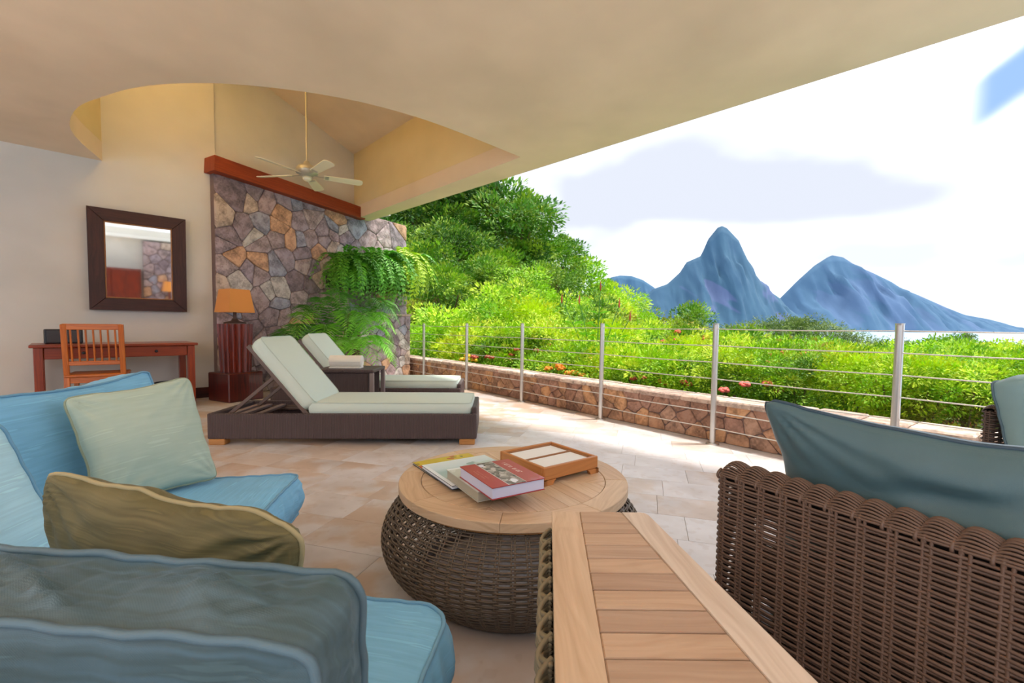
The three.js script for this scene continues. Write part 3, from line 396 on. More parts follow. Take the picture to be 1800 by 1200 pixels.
// ------------------------------------------------------------------ sun loungers
function makeLounger() {
  const t = thing('sun_lounger', 'nearer brown wicker sun lounger with raised back and pale sage cushions', 'sun lounger', [-2.50, 0, -3.70], 0.0416), L = 2.21, D = 0.70, H = 0.262;
  // side panels, end panels: woven boards round an open deck
  part('side_panel', box(L, 0.212, 0.045, L / 2, 0.156, -0.0225, 'x', 0.008), M.rib, t); part('side_panel', box(L, 0.212, 0.045, L / 2, 0.156, -D + 0.0225, 'x', 0.008), M.rib, t);
  part('end_panel', box(0.045, 0.212, D - 0.092, 0.0225, 0.156, -D / 2, 'z', 0.008), M.rib, t); part('end_panel', box(0.045, 0.212 + 0.05, D - 0.092, L - 0.0225, 0.181, -D / 2, 'z', 0.008), M.rib, t);
  for (const x of [0.07, L - 0.08]) for (const z of [-0.05, -D + 0.05]) part('foot', box(0.13, 0.05, 0.09, x, 0.025, z, 'x', 0.006), M.teakEdge, t);
  const deck = []; for (let k = 0; k < 13; k++) deck.push(box(0.075, 0.018, D - 0.1, 0.84 + k * 0.1, 0.235, -D / 2, 'z', 0.004)); deck.forEach((g) => part('deck_slat', g, M.wickerDark, t));
  part('deck_rail', merge([box(L - 0.1, 0.03, 0.03, L / 2, 0.21, -0.06), box(L - 0.1, 0.03, 0.03, L / 2, 0.21, -D + 0.06)]), M.wickerDark, t);
  // raised back: frame hinged at x = 0.80 and leaning towards -x
  const a = 0.88, px = 0.80, py = 0.235, bl = 0.76, dx = -Math.cos(a), dy = Math.sin(a), at = (s, n = 0) => V(px + dx * s - dy * n * -1 * 0 + n * dy, py + dy * s + n * -dx, 0);
  const bf = []; for (const z of [-0.06, -D + 0.06]) bf.push(beamBox(at(0).setZ(z), at(bl).setZ(z), 0.035, 0.035)); bf.forEach((g) => part('back_rail', g, M.wickerDark, t));
  for (let k = 0; k < 7; k++) { const p = at(0.05 + k * 0.11); const g = box(0.07, 0.014, D - 0.1, 0, 0, 0, 'z', 0.003); g.rotateZ(-a); part('back_slat', g.translate(p.x, p.y, -D / 2), M.wickerDark, t); }
  for (const z of [-0.10, -D + 0.10]) { const p = at(0.45); part('strut', beamBox(V(p.x, p.y - 0.02, z), V(0.1, 0.215, z), 0.022, 0.03), M.wickerDark, t); part('strut', beamBox(V(0.62, 0.2, z), V(0.22, 0.2, z), 0.022, 0.022), M.wickerDark, t); }
  part('cross_bar', merge([box(0.05, 0.022, D - 0.1, 0.2, 0.225, -D / 2, 'z'), box(0.05, 0.022, D - 0.1, 0.33, 0.225, -D / 2, 'z'), box(0.05, 0.022, D - 0.1, 0.1, 0.225, -D / 2, 'z')]), M.ribFrame, t);
  return { t, at, a, L, D };
}
{
  const { t, at, a, L, D } = makeLounger(), T = 0.1, world = (v) => v.applyMatrix4(new THREE.Matrix4().makeRotationY(0.0416).setPosition(-2.50, 0, -3.70)), dir = (v) => v.applyMatrix4(new THREE.Matrix4().makeRotationY(0.0416)).toArray();
  const seatP = cushionParts(1.36, T, D - 0.09, { rc: 0.05, crown: 0.022, bulge: 0.012, wr: 0.004, pucker: 0.001, gather: 0, n: 24, m: 8, seed: 3, pipe: 0.004 }), backP = cushionParts(0.70, T, D - 0.09, { rc: 0.05, crown: 0.028, bulge: 0.012, wr: 0.005, pucker: 0.001, gather: 0, n: 24, m: 8, seed: 4, pipe: 0.004 });
  const sc = cushion('lounger_seat_cushion', 'pale sage flat seat cushion on the nearer sun lounger', 'cushion', seatP, M.pale, M.pipePale, world(V(0.80 + 0.68, 0.245 + T / 2, -D / 2)).toArray(), dir(V(1, 0, 0)), dir(V(0, 0, -1)));
  const c = at(0.40, T / 2 + 0.018).setZ(-D / 2), bc = cushion('lounger_back_cushion', 'pale sage raised back cushion of the nearer sun lounger', 'cushion', backP, M.pale, M.pipePale, world(c).toArray(), dir(V(-Math.cos(a), Math.sin(a), 0)), dir(V(0, 0, -1)));
  // the second lounger stands behind the side table
  const off = [-0.31, 0, -1.56];
  copy(t, [-2.50 + off[0], 0, -3.70 + off[2]], 0.0416, 'farther brown wicker sun lounger behind the side table with the towel');
  for (const [q, l] of [[sc, 'pale sage flat seat cushion on the farther sun lounger'], [bc, 'pale sage raised back cushion of the farther sun lounger']]) { const k = copy(q, null, undefined, l); k.position.add(V(...off)); }
}
{ // side table with a rolled towel
  const t = thing('wicker_side_table', 'low brown wicker side table between the two sun loungers', 'side table', [-1.74, 0, -4.93], 0.0416), W = 0.60, D = 0.52, H = 0.54;
  part('table_top', box(W, 0.035, D, 0, H - 0.0175, 0, 'x', 0.008), M.rib, t);
  part('front_panel', box(W - 0.1, H - 0.08, 0.02, -0.01, (H - 0.035) / 2 + 0.02, D / 2 - 0.03, 'x', 0.004), M.rib, t); part('back_panel', box(W - 0.1, H - 0.08, 0.02, -0.01, (H - 0.035) / 2 + 0.02, -D / 2 + 0.03, 'x', 0.004), M.rib, t);
  for (const sx of [-1, 1]) for (const sz of [-1, 1]) part('leg', box(0.045, H - 0.035, 0.045, sx * (W / 2 - 0.0225), (H - 0.035) / 2, sz * (D / 2 - 0.0225), 'y', 0.006), M.ribFrame, t);
  const q = thing('rolled_towel', 'cream rolled towel lying on the wicker side table', 'towel', [-1.77, 0.54, -4.86], 0.05); const pts = []; for (let i = 0; i <= 90; i++) { const a = i / 90 * Math.PI * 7, r = 0.012 + 0.058 * i / 90; pts.push([Math.cos(a) * r * 1.12, 0.071 + Math.sin(a) * r]); }
  const out = [...pts, ...pts.slice().reverse().map(([x, y]) => { const k = Math.hypot(x, y - 0.071), f = (k - 0.006) / k; return [x * f, 0.071 + (y - 0.071) * f]; })];
  const g = new THREE.ExtrudeGeometry(new THREE.Shape(out.map((p) => new THREE.Vector2(...p))), { depth: 0.33, bevelEnabled: false, steps: 6 }); g.translate(0, 0, -0.165); g.rotateY(Math.PI / 2); g.computeVertexNormals(); part('towel_roll', metreUV(g), M.towel, q);
  const core = new THREE.CylinderGeometry(0.062, 0.062, 0.326, 24).rotateZ(Math.PI / 2).scale(1, 1, 1.1).translate(0, 0.071, 0); part('towel_core', core, M.towel, q); part('towel_flap', new RoundedBoxGeometry(0.33, 0.018, 0.13, 2, 0.008).translate(0, 0.009, 0.01), M.towel, q);
}

// ------------------------------------------------------------------ weaving
// rows of strands following pos(i) -> {p, n} points, waving in and out of stakes every k points
function weaveRow(buf, N, pos, r, amp, phase, k = 4, closed = false, same = false) {
  const pts = []; for (let i = 0; i < N; i++) { const { p, n } = pos(i), w = same ? -Math.abs(Math.cos(Math.PI * i / k / 1)) : Math.cos(Math.PI * (i / k + phase)); pts.push(p.clone().addScaledVector(n, amp * w)); }
  buf.tube(pts, r, 5, closed, pos(0).u ?? V(0, 1, 0), 0.8);
}
function wovenPanel(parent, { path, y0, y1, row = 0.008, r = 0.0033, stake = 0.045, mat: m, back = true, label }) {   // path(s) -> {x, z, nx, nz}, s in metres
  const L = path.L, seg = Math.round(L / stake) * 4, buf = new Buf(), sb = [];
  let k = 0; for (let y = y0; y <= y1; y += row, k++) weaveRow(buf, seg + 1, (i) => { const q = path(i / seg * L); return { p: V(q.x, y, q.z), n: V(q.nx, 0, q.nz) }; }, r, r * 0.85, k % 2);
  part('woven_panel', buf.geo(), m, parent, null, 'stuff');
  for (let i = 2; i < seg; i += 4) for (const d of [-0.12, 0.12]) { const q = path((i + d * 4) / seg * L); sb.push([V(q.x, y0 - 0.01, q.z), V(q.x, y1 + 0.004, q.z)]); }
  const b2 = new Buf(); sb.forEach((q) => b2.tube(q, 0.003, 6, false, V(0, 0, 1))); part('stakes', b2.geo(), m, parent, null, 'stuff');
}
const linePath = (a, b, side = 1) => { const dx = b[0] - a[0], dz = b[1] - a[1], L = Math.hypot(dx, dz), f = (s) => ({ x: a[0] + dx * s / L, z: a[1] + dz * s / L, nx: -dz / L * side, nz: dx / L * side }); f.L = L; return f; };
const polyPath = (pts, rad = 0.035) => {                              // rounded polyline, normals to the right of travel
  const P = []; pts.forEach((p, i) => { if (i === 0 || i === pts.length - 1) return P.push(p); const a = pts[i - 1], b = pts[i + 1], la = Math.hypot(a[0] - p[0], a[1] - p[1]), lb = Math.hypot(b[0] - p[0], b[1] - p[1]), A = [p[0] + (a[0] - p[0]) / la * rad, p[1] + (a[1] - p[1]) / la * rad], B = [p[0] + (b[0] - p[0]) / lb * rad, p[1] + (b[1] - p[1]) / lb * rad]; for (let j = 0; j <= 6; j++) { const t = j / 6; P.push([(1 - t) ** 2 * A[0] + 2 * t * (1 - t) * p[0] + t * t * B[0], (1 - t) ** 2 * A[1] + 2 * t * (1 - t) * p[1] + t * t * B[1]]); } });
  const D = [0]; for (let i = 1; i < P.length; i++) D.push(D[i - 1] + Math.hypot(P[i][0] - P[i - 1][0], P[i][1] - P[i - 1][1]));
  const f = (s) => { let i = 0; while (i < P.length - 2 && D[i + 1] < s) i++; const t = (s - D[i]) / (D[i + 1] - D[i]), dx = P[i + 1][0] - P[i][0], dz = P[i + 1][1] - P[i][1], l = Math.hypot(dx, dz); return { x: P[i][0] + dx * t, z: P[i][1] + dz * t, nx: -dz / l, nz: dx / l }; }; f.L = D[D.length - 1]; return f;
};
// roll of strands over the top edge of a back: bulging between stakes
function wovenRoll(parent, a, b, y, R, m, stake = 0.045) {
  const dx = b[0] - a[0], dz = b[1] - a[1], L = Math.hypot(dx, dz), nx = -dz / L, nz = dx / L, per = 10, seg = Math.round(L / stake) * per, buf = new Buf(), n = 16;
  for (let k = 0; k < n; k++) { const an = Math.PI * (k + 0.5) / n, c = Math.cos(an), s = Math.sin(an), pts = []; for (let i = 0; i <= seg; i++) { const t = i / seg * L, ph = (i % per) / per, w = Math.sin(Math.PI * Math.pow(ph, 0.7)), h = 0.4 * R + (0.012 * w + 0.003) * Math.sqrt(s); pts.push(V(a[0] + dx * t / L + nx * c * (R + 0.002 * w), y + s * h, a[1] + dz * t / L + nz * c * (R + 0.002 * w))); } buf.tube(pts, 0.0028, 5, false, V(0, 1, 0)); }
  part('top_roll', buf.geo(), m, parent, null, 'stuff');
  const b3 = new Buf(); for (let i = 0; i <= Math.round(L / stake); i++) for (const d of [-0.006, 0.006]) { const t = i * stake + d, P = []; for (let k = 0; k <= 6; k++) { const an = Math.PI * (-0.15 + 0.42 * k / 6); P.push(V(a[0] + dx * t / L + nx * Math.cos(an) * (R + 0.001), y + Math.sin(an) * 0.42 * R, a[1] + dz * t / L + nz * Math.cos(an) * (R + 0.001))); } b3.tube(P, 0.0034, 6, false, V(dx, 0, dz)); }
  part('top_stakes', b3.geo(), m, parent, null, 'stuff');
  part('roll_core', bar(V(a[0], y - 0.004, a[1]), V(b[0], y - 0.004, b[1]), R * 0.45, 10), M.inner, parent);
}

// ------------------------------------------------------------------ coffee table with books and box
const TC = [0.01, -1.81];
{
  const t = thing('coffee_table', 'round coffee table with a teak top on a bulging woven wicker drum', 'coffee table', [TC[0], 0, TC[1]]), R = 0.45, ri = 0.365, y0 = 0.368, y1 = 0.4;
  const prof = (y) => { const k = (y - 0.02) / 0.34; return 0.345 + 0.165 * Math.pow(Math.sin(Math.PI * clamp(0.08 + k * 0.80, 0, 1)), 0.9); };
  const buf = new Buf(), rows = 39, S = 62; for (let k = 0; k < rows; k++) { const y = 0.018 + k * 0.0089, r = prof(y); weaveRow(buf, S * 4, (i) => { const a = i / (S * 4) * 6.28318; return { p: V(Math.cos(a) * r, y, Math.sin(a) * r), n: V(Math.cos(a), 0, Math.sin(a)) }; }, 0.0036, 0.0031, k % 2, 4, true); }
  part('woven_drum', buf.geo(), M.wickerGrey, t, null, 'stuff');
  const sb = new Buf(); for (let i = 0; i < S; i++) for (const d of [-0.12, 0.12]) { const a = (i + 0.5 + d) / S * 6.28318, P = []; for (let j = 0; j <= 12; j++) { const y = 0.01 + j / 12 * 0.355, r = prof(y); P.push(V(Math.cos(a) * r, y, Math.sin(a) * r)); } sb.tube(P, 0.003, 5, false, V(-Math.sin(a), 0, Math.cos(a))); } part('stakes', sb.geo(), M.wickerGrey, t, null, 'stuff');
  part('base_ring', new THREE.TorusGeometry(0.372, 0.012, 10, 64).rotateX(Math.PI / 2).translate(0, 0.013, 0), M.wickerDark, t); part('top_ring', new THREE.TorusGeometry(0.415, 0.01, 10, 64).rotateX(Math.PI / 2).translate(0, 0.36, 0), M.wickerGrey, t);
  part('under_board', new THREE.CylinderGeometry(0.43, 0.43, 0.012, 48).translate(0, y0 - 0.007, 0), M.teakEdge, t);
  for (let k = 0; k < 8; k++) { const a0 = (k + 0.12) / 8 * 6.28318 + 0.0012, a1 = (k + 1.12) / 8 * 6.28318 - 0.0012, P = []; for (let j = 0; j <= 10; j++) { const a = lerp(a0, a1, j / 10); P.push([Math.cos(a) * R, Math.sin(a) * R]); } for (let j = 10; j >= 0; j--) { const a = lerp(a0, a1, j / 10); P.push([Math.cos(a) * ri, Math.sin(a) * ri]); }
    const sh = new THREE.Shape(P.map(([x, z]) => new THREE.Vector2(x, -z))), g = new THREE.ExtrudeGeometry(sh, { depth: y1 - y0 - 0.006, bevelEnabled: true, bevelThickness: 0.003, bevelSize: 0.002, bevelOffset: -0.002, bevelSegments: 2 }); g.rotateX(-Math.PI / 2); g.translate(0, y0 + 0.003, 0); const am = (a0 + a1) / 2 + Math.PI / 2; const u = g.attributes.uv, p = g.attributes.position; for (let i = 0; i < p.count; i++) u.setXY(i, p.getX(i) * Math.cos(am) + p.getZ(i) * Math.sin(am) + k * 0.7, -p.getX(i) * Math.sin(am) + p.getZ(i) * Math.cos(am) + p.getY(i)); part('rim_segment', g, M.teakGold[k % 4], t); }
  const R0 = rng(8), circ = []; for (let i = 0; i < 40; i++) { const a = -i / 40 * 6.28318; circ.push([Math.cos(a) * (ri - 0.0015), Math.sin(a) * (ri - 0.0015)]); }
  for (let q = 0; q < 4; q++) { const th = q * Math.PI / 2 + 0.25, c = Math.cos(th), s = Math.sin(th), da = th + Math.PI / 4 * (q % 2 ? 1 : -1) * 0 + Math.PI / 4, dx = Math.cos(da), dz = Math.sin(da); let sec = circ; sec = clipPoly(sec, [0, 0], [-s * -1 * 0 + c, s], true); sec = clipPoly(sec, [0, 0], [-s, c], false);
    for (let k = 0; k < 12; k++) { const w = 0.058, o = -0.35 + k * w; let p = sec; const off = (v) => [-dz * v, dx * v]; const A = off(o + 0.0007), B = off(o + w - 0.0007); p = clipPoly(p, A, [A[0] + dx, A[1] + dz], true); if (p.length > 2) p = clipPoly(p, B, [B[0] + dx, B[1] + dz], false); if (p.length < 3) continue; part('plank', prism(p, y0, y1 - R0() * 0.0008, 0.0012, [R0() * 5, R0() * 5], -da), M.teakGold[Math.floor(R0() * 4)], t); } }
}
{ // wooden box with two white lid panels
  const t = thing('wooden_box', 'square light wood box on small feet with two white lid panels on the coffee table', 'box', [0.1565, 0.4, -1.8895], 0.639), W = 0.292, h = 0.05, y = 0.02, m = M.orangeWood;
  const wood = mat({ color: srgb(226, 164, 98), map: teakT, roughness: 0.45, clearcoat: 0.3 });
  for (const s of [-1, 1]) { part('side', box(W, h, 0.014, 0, y + h / 2, s * (W / 2 - 0.007), 'x', 0.003), wood, t); part('side', box(0.014, h, W - 0.028, s * (W / 2 - 0.007), y + h / 2, 0, 'z', 0.003), wood, t); }
  part('bottom', box(W - 0.02, 0.01, W - 0.02, 0, y + 0.008, 0), wood, t); part('divider', box(W - 0.028, 0.012, 0.008, 0, y + h - 0.012, 0, 'x', 0.002), M.giltWood, t);
  part('inner_frame', merge([box(W - 0.028, 0.012, 0.008, 0, y + h - 0.012, W / 2 - 0.018), box(W - 0.028, 0.012, 0.008, 0, y + h - 0.012, -W / 2 + 0.018), box(0.008, 0.012, W - 0.044, W / 2 - 0.018, y + h - 0.012, 0, 'z'), box(0.008, 0.012, W - 0.044, -W / 2 + 0.018, y + h - 0.012, 0, 'z')]), M.giltWood, t);
  for (const s of [-1, 1]) part('lid_panel', box(W - 0.046, 0.006, W / 2 - 0.028, 0, y + h - 0.014, s * (W / 4 - 0.009), 'x', 0.0015), M.white, t);
  for (const sx of [-1, 1]) for (const sz of [-1, 1]) { const P = [[0, 0], [0.045, 0], [0.052, 0.012], [0.062, 0.02], [0, 0.02]]; const e = new THREE.ExtrudeGeometry(new THREE.Shape(P.map((q) => new THREE.Vector2(...q))), { depth: 0.016, bevelEnabled: false }), a = e.clone(), b = e.clone(); a.translate(-W / 2 - 0.002, 0, W / 2 - 0.014); b.rotateY(Math.PI / 2).translate(-W / 2 - 0.002, 0, W / 2 + 0.002); const g = merge([a, b]); g.scale(sx < 0 ? 1 : -1, 1, sz > 0 ? 1 : -1); if ((sx < 0) !== (sz > 0)) { const ix = g.attributes.position, n = ix.count; for (let i = 0; i < n; i += 3) for (const at of ['position', 'normal', 'uv']) { const A = g.attributes[at], k = A.itemSize; for (let c = 0; c < k; c++) { const q = A.array[(i + 1) * k + c]; A.array[(i + 1) * k + c] = A.array[(i + 2) * k + c]; A.array[(i + 2) * k + c] = q; } } } part('foot', metreUV(g), wood, t); }
}
function canvasTex(w, h, draw) { const c = document.createElement('canvas'); c.width = w; c.height = h; draw(c.getContext('2d'), w, h); const t = new THREE.CanvasTexture(c); t.colorSpace = THREE.SRGBColorSpace; t.magFilter = THREE.LinearFilter; return t; }
function book(name, label, w, d, h, p, turn, cover, art, pageCol = [225, 222, 232], ct = 0.0022, category = 'book') {
  const t = thing(name, label, category, p, turn), cm = mat({ color: srgb(...cover), roughness: 0.35, clearcoat: 0.4 });
  part('pages', box(w - 0.006, h - 2 * ct, d - 0.008, 0.0, h / 2, 0, 'x', 0.0006), mat({ color: srgb(...pageCol), roughness: 0.8 }), t);
  part('back_cover', box(w, ct, d, 0, ct / 2, 0, 'x', 0.0005), cm, t); const f = part('front_cover', box(w, ct, d, 0, h - ct / 2, 0, 'x', 0.0005), cm, t);
  const pl = new THREE.PlaneGeometry(w - 0.001, d - 0.001).rotateX(-Math.PI / 2).translate(0, h + 0.0003, 0); part('cover_print', pl, mat({ map: art, roughness: 0.32, clearcoat: 0.35 }), f); return t;
}
{
  const blob = (g, R, n, cols, x0, y0, x1, y1, s) => { for (let i = 0; i < n; i++) { g.fillStyle = cols[Math.floor(R() * cols.length)]; g.beginPath(); g.ellipse(lerp(x0, x1, R()), lerp(y0, y1, R()), s * (0.4 + R()), s * (0.3 + R() * 0.6), R() * 3, 0, 6.3); g.fill(); } };
  const yellow = canvasTex(256, 256, (g, w, h) => { const R = rng(3); g.fillStyle = '#d8b92a'; g.fillRect(0, 0, w, h); blob(g, R, 26, ['#a8882a', '#c9562a', '#7c7a3a', '#e6cc55'], 0, 0, w, h, 16); g.fillStyle = '#d2522a'; g.fillRect(0, h * 0.25, 22, h * 0.5); });
  const sea = canvasTex(256, 256, (g, w, h) => { const R = rng(4), gr = g.createLinearGradient(0, 0, 0, h); gr.addColorStop(0, '#e9f0f4'); gr.addColorStop(0.3, '#d5e4ea'); gr.addColorStop(0.45, '#a8c4c6'); gr.addColorStop(0.8, '#bccdc6'); gr.addColorStop(1, '#a9b78e'); g.fillStyle = gr; g.fillRect(0, 0, w, h); blob(g, R, 14, ['#8fa7ad', '#9db4b0', '#c8d6d2'], 70, 70, w, 130, 18); blob(g, R, 20, ['#c3d0c4', '#9fb089', '#dfe6e2'], 30, 150, w, h, 14); g.fillStyle = '#f0f4f8'; g.fillRect(0, 0, 14, h); });
  const grey = canvasTex(256, 256, (g, w, h) => { const R = rng(6); g.fillStyle = '#c9ccc0'; g.fillRect(0, 0, w, h); blob(g, R, 18, ['#b9bfae', '#d8dad2'], 0, 0, w, h, 20); g.fillStyle = '#eef2f4'; g.fillRect(0, 0, w, 16); });
  const red = canvasTex(512, 640, (g, w, h) => {                     // red cover, slanted picture band, pale title letters
    const R = rng(12); g.fillStyle = '#b01a22'; g.fillRect(0, 0, w, h); g.save(); g.beginPath(); g.rect(w * 0.30, 0, w * 0.34, h); g.clip(); g.fillStyle = '#8a7a74'; g.fillRect(0, 0, w, h); blob(g, R, 90, ['#5c4b47', '#a79892', '#7d6863', '#c9bdb9', '#4c3d3c'], w * 0.3, 20, w * 0.64, h, 30); blob(g, R, 5, ['#e6e4f0'], w * 0.32, h * 0.08, w * 0.42, h * 0.18, 34); blob(g, R, 4, ['#eceaf4'], w * 0.4, h * 0.86, w * 0.55, h * 0.96, 36); g.fillStyle = '#d8cfd0'; g.fillRect(w * 0.3, 0, 8, h); g.fillRect(w * 0.63, 0, 5, h); g.restore();
    g.save(); g.translate(w * 0.80, h * 0.14); g.rotate(Math.PI / 2); g.fillStyle = '#ecd9d6'; let x = 0; for (let k = 0; k < 9; k++) { const l = 14 + R() * 14; if (k !== 4) { g.fillRect(x, -20, 7, 40); if (k % 3) g.fillRect(x, -20 + (k % 2) * 33, l, 7); if (k % 2) g.fillRect(x + l - 7, -20, 7, 40); } x += l + 14; } g.restore();
    g.save(); g.translate(w * 0.17, h * 0.3); g.rotate(Math.PI / 2); g.fillStyle = '#c46a66'; for (let r = 0; r < 2; r++) for (let k = 0; k < 9; k++) g.fillRect(k * 26, r * 30, 6 + R() * 12, 12); g.restore();
  });
  book('magazine', 'yellow magazine at the bottom of the stack on the coffee table', 0.275, 0.25, 0.009, [-0.242, 0.4, -1.918], 0.6, [40, 40, 44], yellow, [200, 190, 170], 0.0012, 'magazine');
  book('coffee_table_book', 'large thin pale blue book with a dark binding under the two thick books', 0.30, 0.29, 0.015, [-0.165, 0.4095, -1.815], 0.58, [30, 36, 60], sea, [230, 234, 240], 0.002);
  book('thick_book', 'thick grey paperback directly under the red book', 0.215, 0.27, 0.034, [-0.083, 0.425, -1.632], 0.53, [186, 184, 172], grey, [176, 170, 152]);
  book('red_book', 'thick red paperback with a picture band lying on top of the stack', 0.20, 0.25, 0.039, [-0.034, 0.4595, -1.548], 0.53, [168, 41, 44], red, [214, 212, 232]);
}

// ------------------------------------------------------------------ wedge table between the seats
{
  const t = thing('wedge_table', 'wedge-shaped wicker table with a slatted teak top in the foreground', 'side table', [0.2, 0, -0.65]), X = (x) => x - 0.2, Z = (z) => z + 0.65;
  const LO = (z) => 0.095 + (z + 1.024) * -0.079, LI = (z) => 0.158 + (z + 1.026) * -0.079, RI = (z) => 0.255 + (z + 1.018) * 0.118, RO = (z) => 0.309 + (z + 1.02) * 0.1206, z1 = -1.022, z0 = -0.22, y0 = 0.555, y1 = 0.58;
  const q = (P) => P.map(([x, z]) => [X(x), Z(z)]);
  part('stile', prism(q([[LO(z1), z1], [LI(z1), z1], [LI(z0), z0], [LO(z0), z0]]), y0, y1, 0.003, [0.2, 0.1], Math.PI / 2), M.teak[2], t);
  part('stile', prism(q([[RI(z1), z1], [RO(z1) - 0.014, z1], [RO(z1 + 0.004) - 0.004, z1 + 0.004], [RO(z1 + 0.016), z1 + 0.016], [RO(z0), z0], [RI(z0), z0]]), y0, y1, 0.003, [0.7, 0.33], Math.PI / 2), M.teak[0], t);
  let z = z1; const R = rng(14); for (let k = 0; z < z0 - 0.02; k++) { const w = k ? 0.0507 : 0.0585, a = z, b = z + w - 0.0042; part('slat', prism(q([[LI(a) + 0.0006, a], [RI(a) - 0.0006, a], [RI(b) - 0.0006, b], [LI(b) + 0.0006, b]]), y0 + 0.003, y1 - 0.0008 - R() * 0.0006, 0.0018, [R() * 6, R() * 6], 0), M.teakSlat[[3, 3, 1, 0, 1, 2, 1, 2, 1, 0][k % 10]], t); z += w; }
  part('frame_board', slab(q([[LO(z1) + 0.01, z1 + 0.015], [RO(z1) - 0.012, z1 + 0.015], [RO(z0) - 0.01, z0], [LO(z0) + 0.01, z0]]), y0 - 0.03, y0 - 0.004), M.inner, t);
  // woven body: left side, far end, right side
  const body = polyPath(q([[LO(z0) + 0.0, z0], [LO(z1) + 0.004, z1 + 0.018], [RO(z1) - 0.014, z1 + 0.018], [RO(z0) - 0.014, z0]]), 0.02); wovenPanel(t, { path: (() => { const f = (s) => { const r = body(s); return { x: r.x, z: r.z, nx: -r.nx, nz: -r.nz }; }; f.L = body.L; return f; })(), y0: 0.03, y1: 0.52, row: 0.0095, r: 0.0036, stake: 0.05, mat: M.wickerGrey });
  // plaited border standing out under the left stile
  const bb = new Buf(); for (let k = 0; k < 17; k++) for (let v = 0; v < 3; v++) for (const s of [0, 1]) { const zc = z1 + 0.03 + k * 0.05, P = []; for (let j = 0; j <= 7; j++) { const u = j / 7, zz = zc + u * 0.062 - 0.01; P.push(V(X(LO(zz) + 0.004 - 0.026 * Math.sin(Math.PI * (0.08 + u * 0.84)) * (s ? 0.85 : 1) - v * 0.0006), 0.546 - s * 0.022 - u * 0.021 * (s ? -1 : 1) - v * 0.007, Z(zz))); } bb.tube(P, 0.0048, 6, false, V(0, 1, 0)); }
  part('plaited_border', bb.geo(), mat({ color: srgb(138, 124, 98), roughness: 0.4 }), t, null, 'stuff');
}

// ------------------------------------------------------------------ seats on the right
{
  const a = [0.484, -1.056], T = [0.512, 0.859], I = [0.859, -0.512], P = (s, o) => [a[0] + T[0] * s + I[0] * o, a[1] + T[1] * s + I[1] * o], th = 0.078;
  const t = thing('wicker_sofa', 'brown woven wicker sofa seen from behind in the right foreground', 'sofa', [0, 0, 0]);
  wovenPanel(t, { path: polyPath([P(0.5, th), P(0, th), P(0, 0), P(1.05, 0)], 0.026), y0: 0.06, y1: 0.655, row: 0.0071, r: 0.0034, stake: 0.0455, mat: M.wicker });
  wovenRoll(t, P(0.01, th / 2), P(1.05, th / 2), 0.658, th / 2 - 0.001, M.wicker, 0.0455);
  const fr = []; for (const s of [0.06, 0.55, 1.0]) fr.push(bar(V(P(s, th / 2)[0], 0.02, P(s, th / 2)[1]), V(P(s, th / 2)[0], 0.65, P(s, th / 2)[1]), 0.012)); fr.push(bar(V(...[P(0.06, th / 2)[0], 0.645, P(0.06, th / 2)[1]]), V(P(1.04, th / 2)[0], 0.645, P(1.04, th / 2)[1]), 0.012)); part('frame_tube', merge(fr), M.inner, t);
  part('seat_base', slab([P(0.03, th + 0.005), P(0.03, 0.68), P(1.05, 0.68), P(1.05, th + 0.005)], 0.05, 0.30), M.wickerDark, t); for (const s of [0.1, 0.98]) for (const o of [0.14, 0.62]) { const c = P(s, o); part('leg', new THREE.CylinderGeometry(0.02, 0.018, 0.05, 12).translate(c[0], 0.025, c[1]), M.inner, t); }
  const x = [T[0], 0, T[1]], sc = P(0.55, 0.40);
  cushion('sofa_seat_cushion', 'blue-grey seat cushion on the right wicker sofa', 'cushion', cushionParts(0.98, 0.13, 0.56, { seed: 31, n: 20 }), M.teal, M.pipeTeal, [sc[0], 0.372, sc[1]], x, [I[0], 0, I[1]]);
  const c = P(0.43, 0.172), fold = (px, pz, s) => s > 0 ? -0.026 * Math.exp(-(((px + 0.05 + (pz + 0.62) * 0.9) / 0.22) ** 2) - ((pz + 0.52) / 0.16) ** 2) + 0.026 * Math.exp(-(((px - 0.4 + (pz + 0.6) * 0.6) / 0.3) ** 2) - ((pz + 0.4) / 0.2) ** 2) : 0;
  cushion('sofa_back_cushion', 'satiny grey-teal back cushion leaning on the right wicker sofa, seen from behind', 'cushion', throwParts(0.80, 0.45, 0.17, { sag: 0.045, wr: 0.011, seed: 6, rad: 0.03, fold }), M.tealSatin, M.pipeDark, [c[0], 0.635, c[1]], x, [-I[0] * 0.28, 1, -I[1] * 0.28]);
}
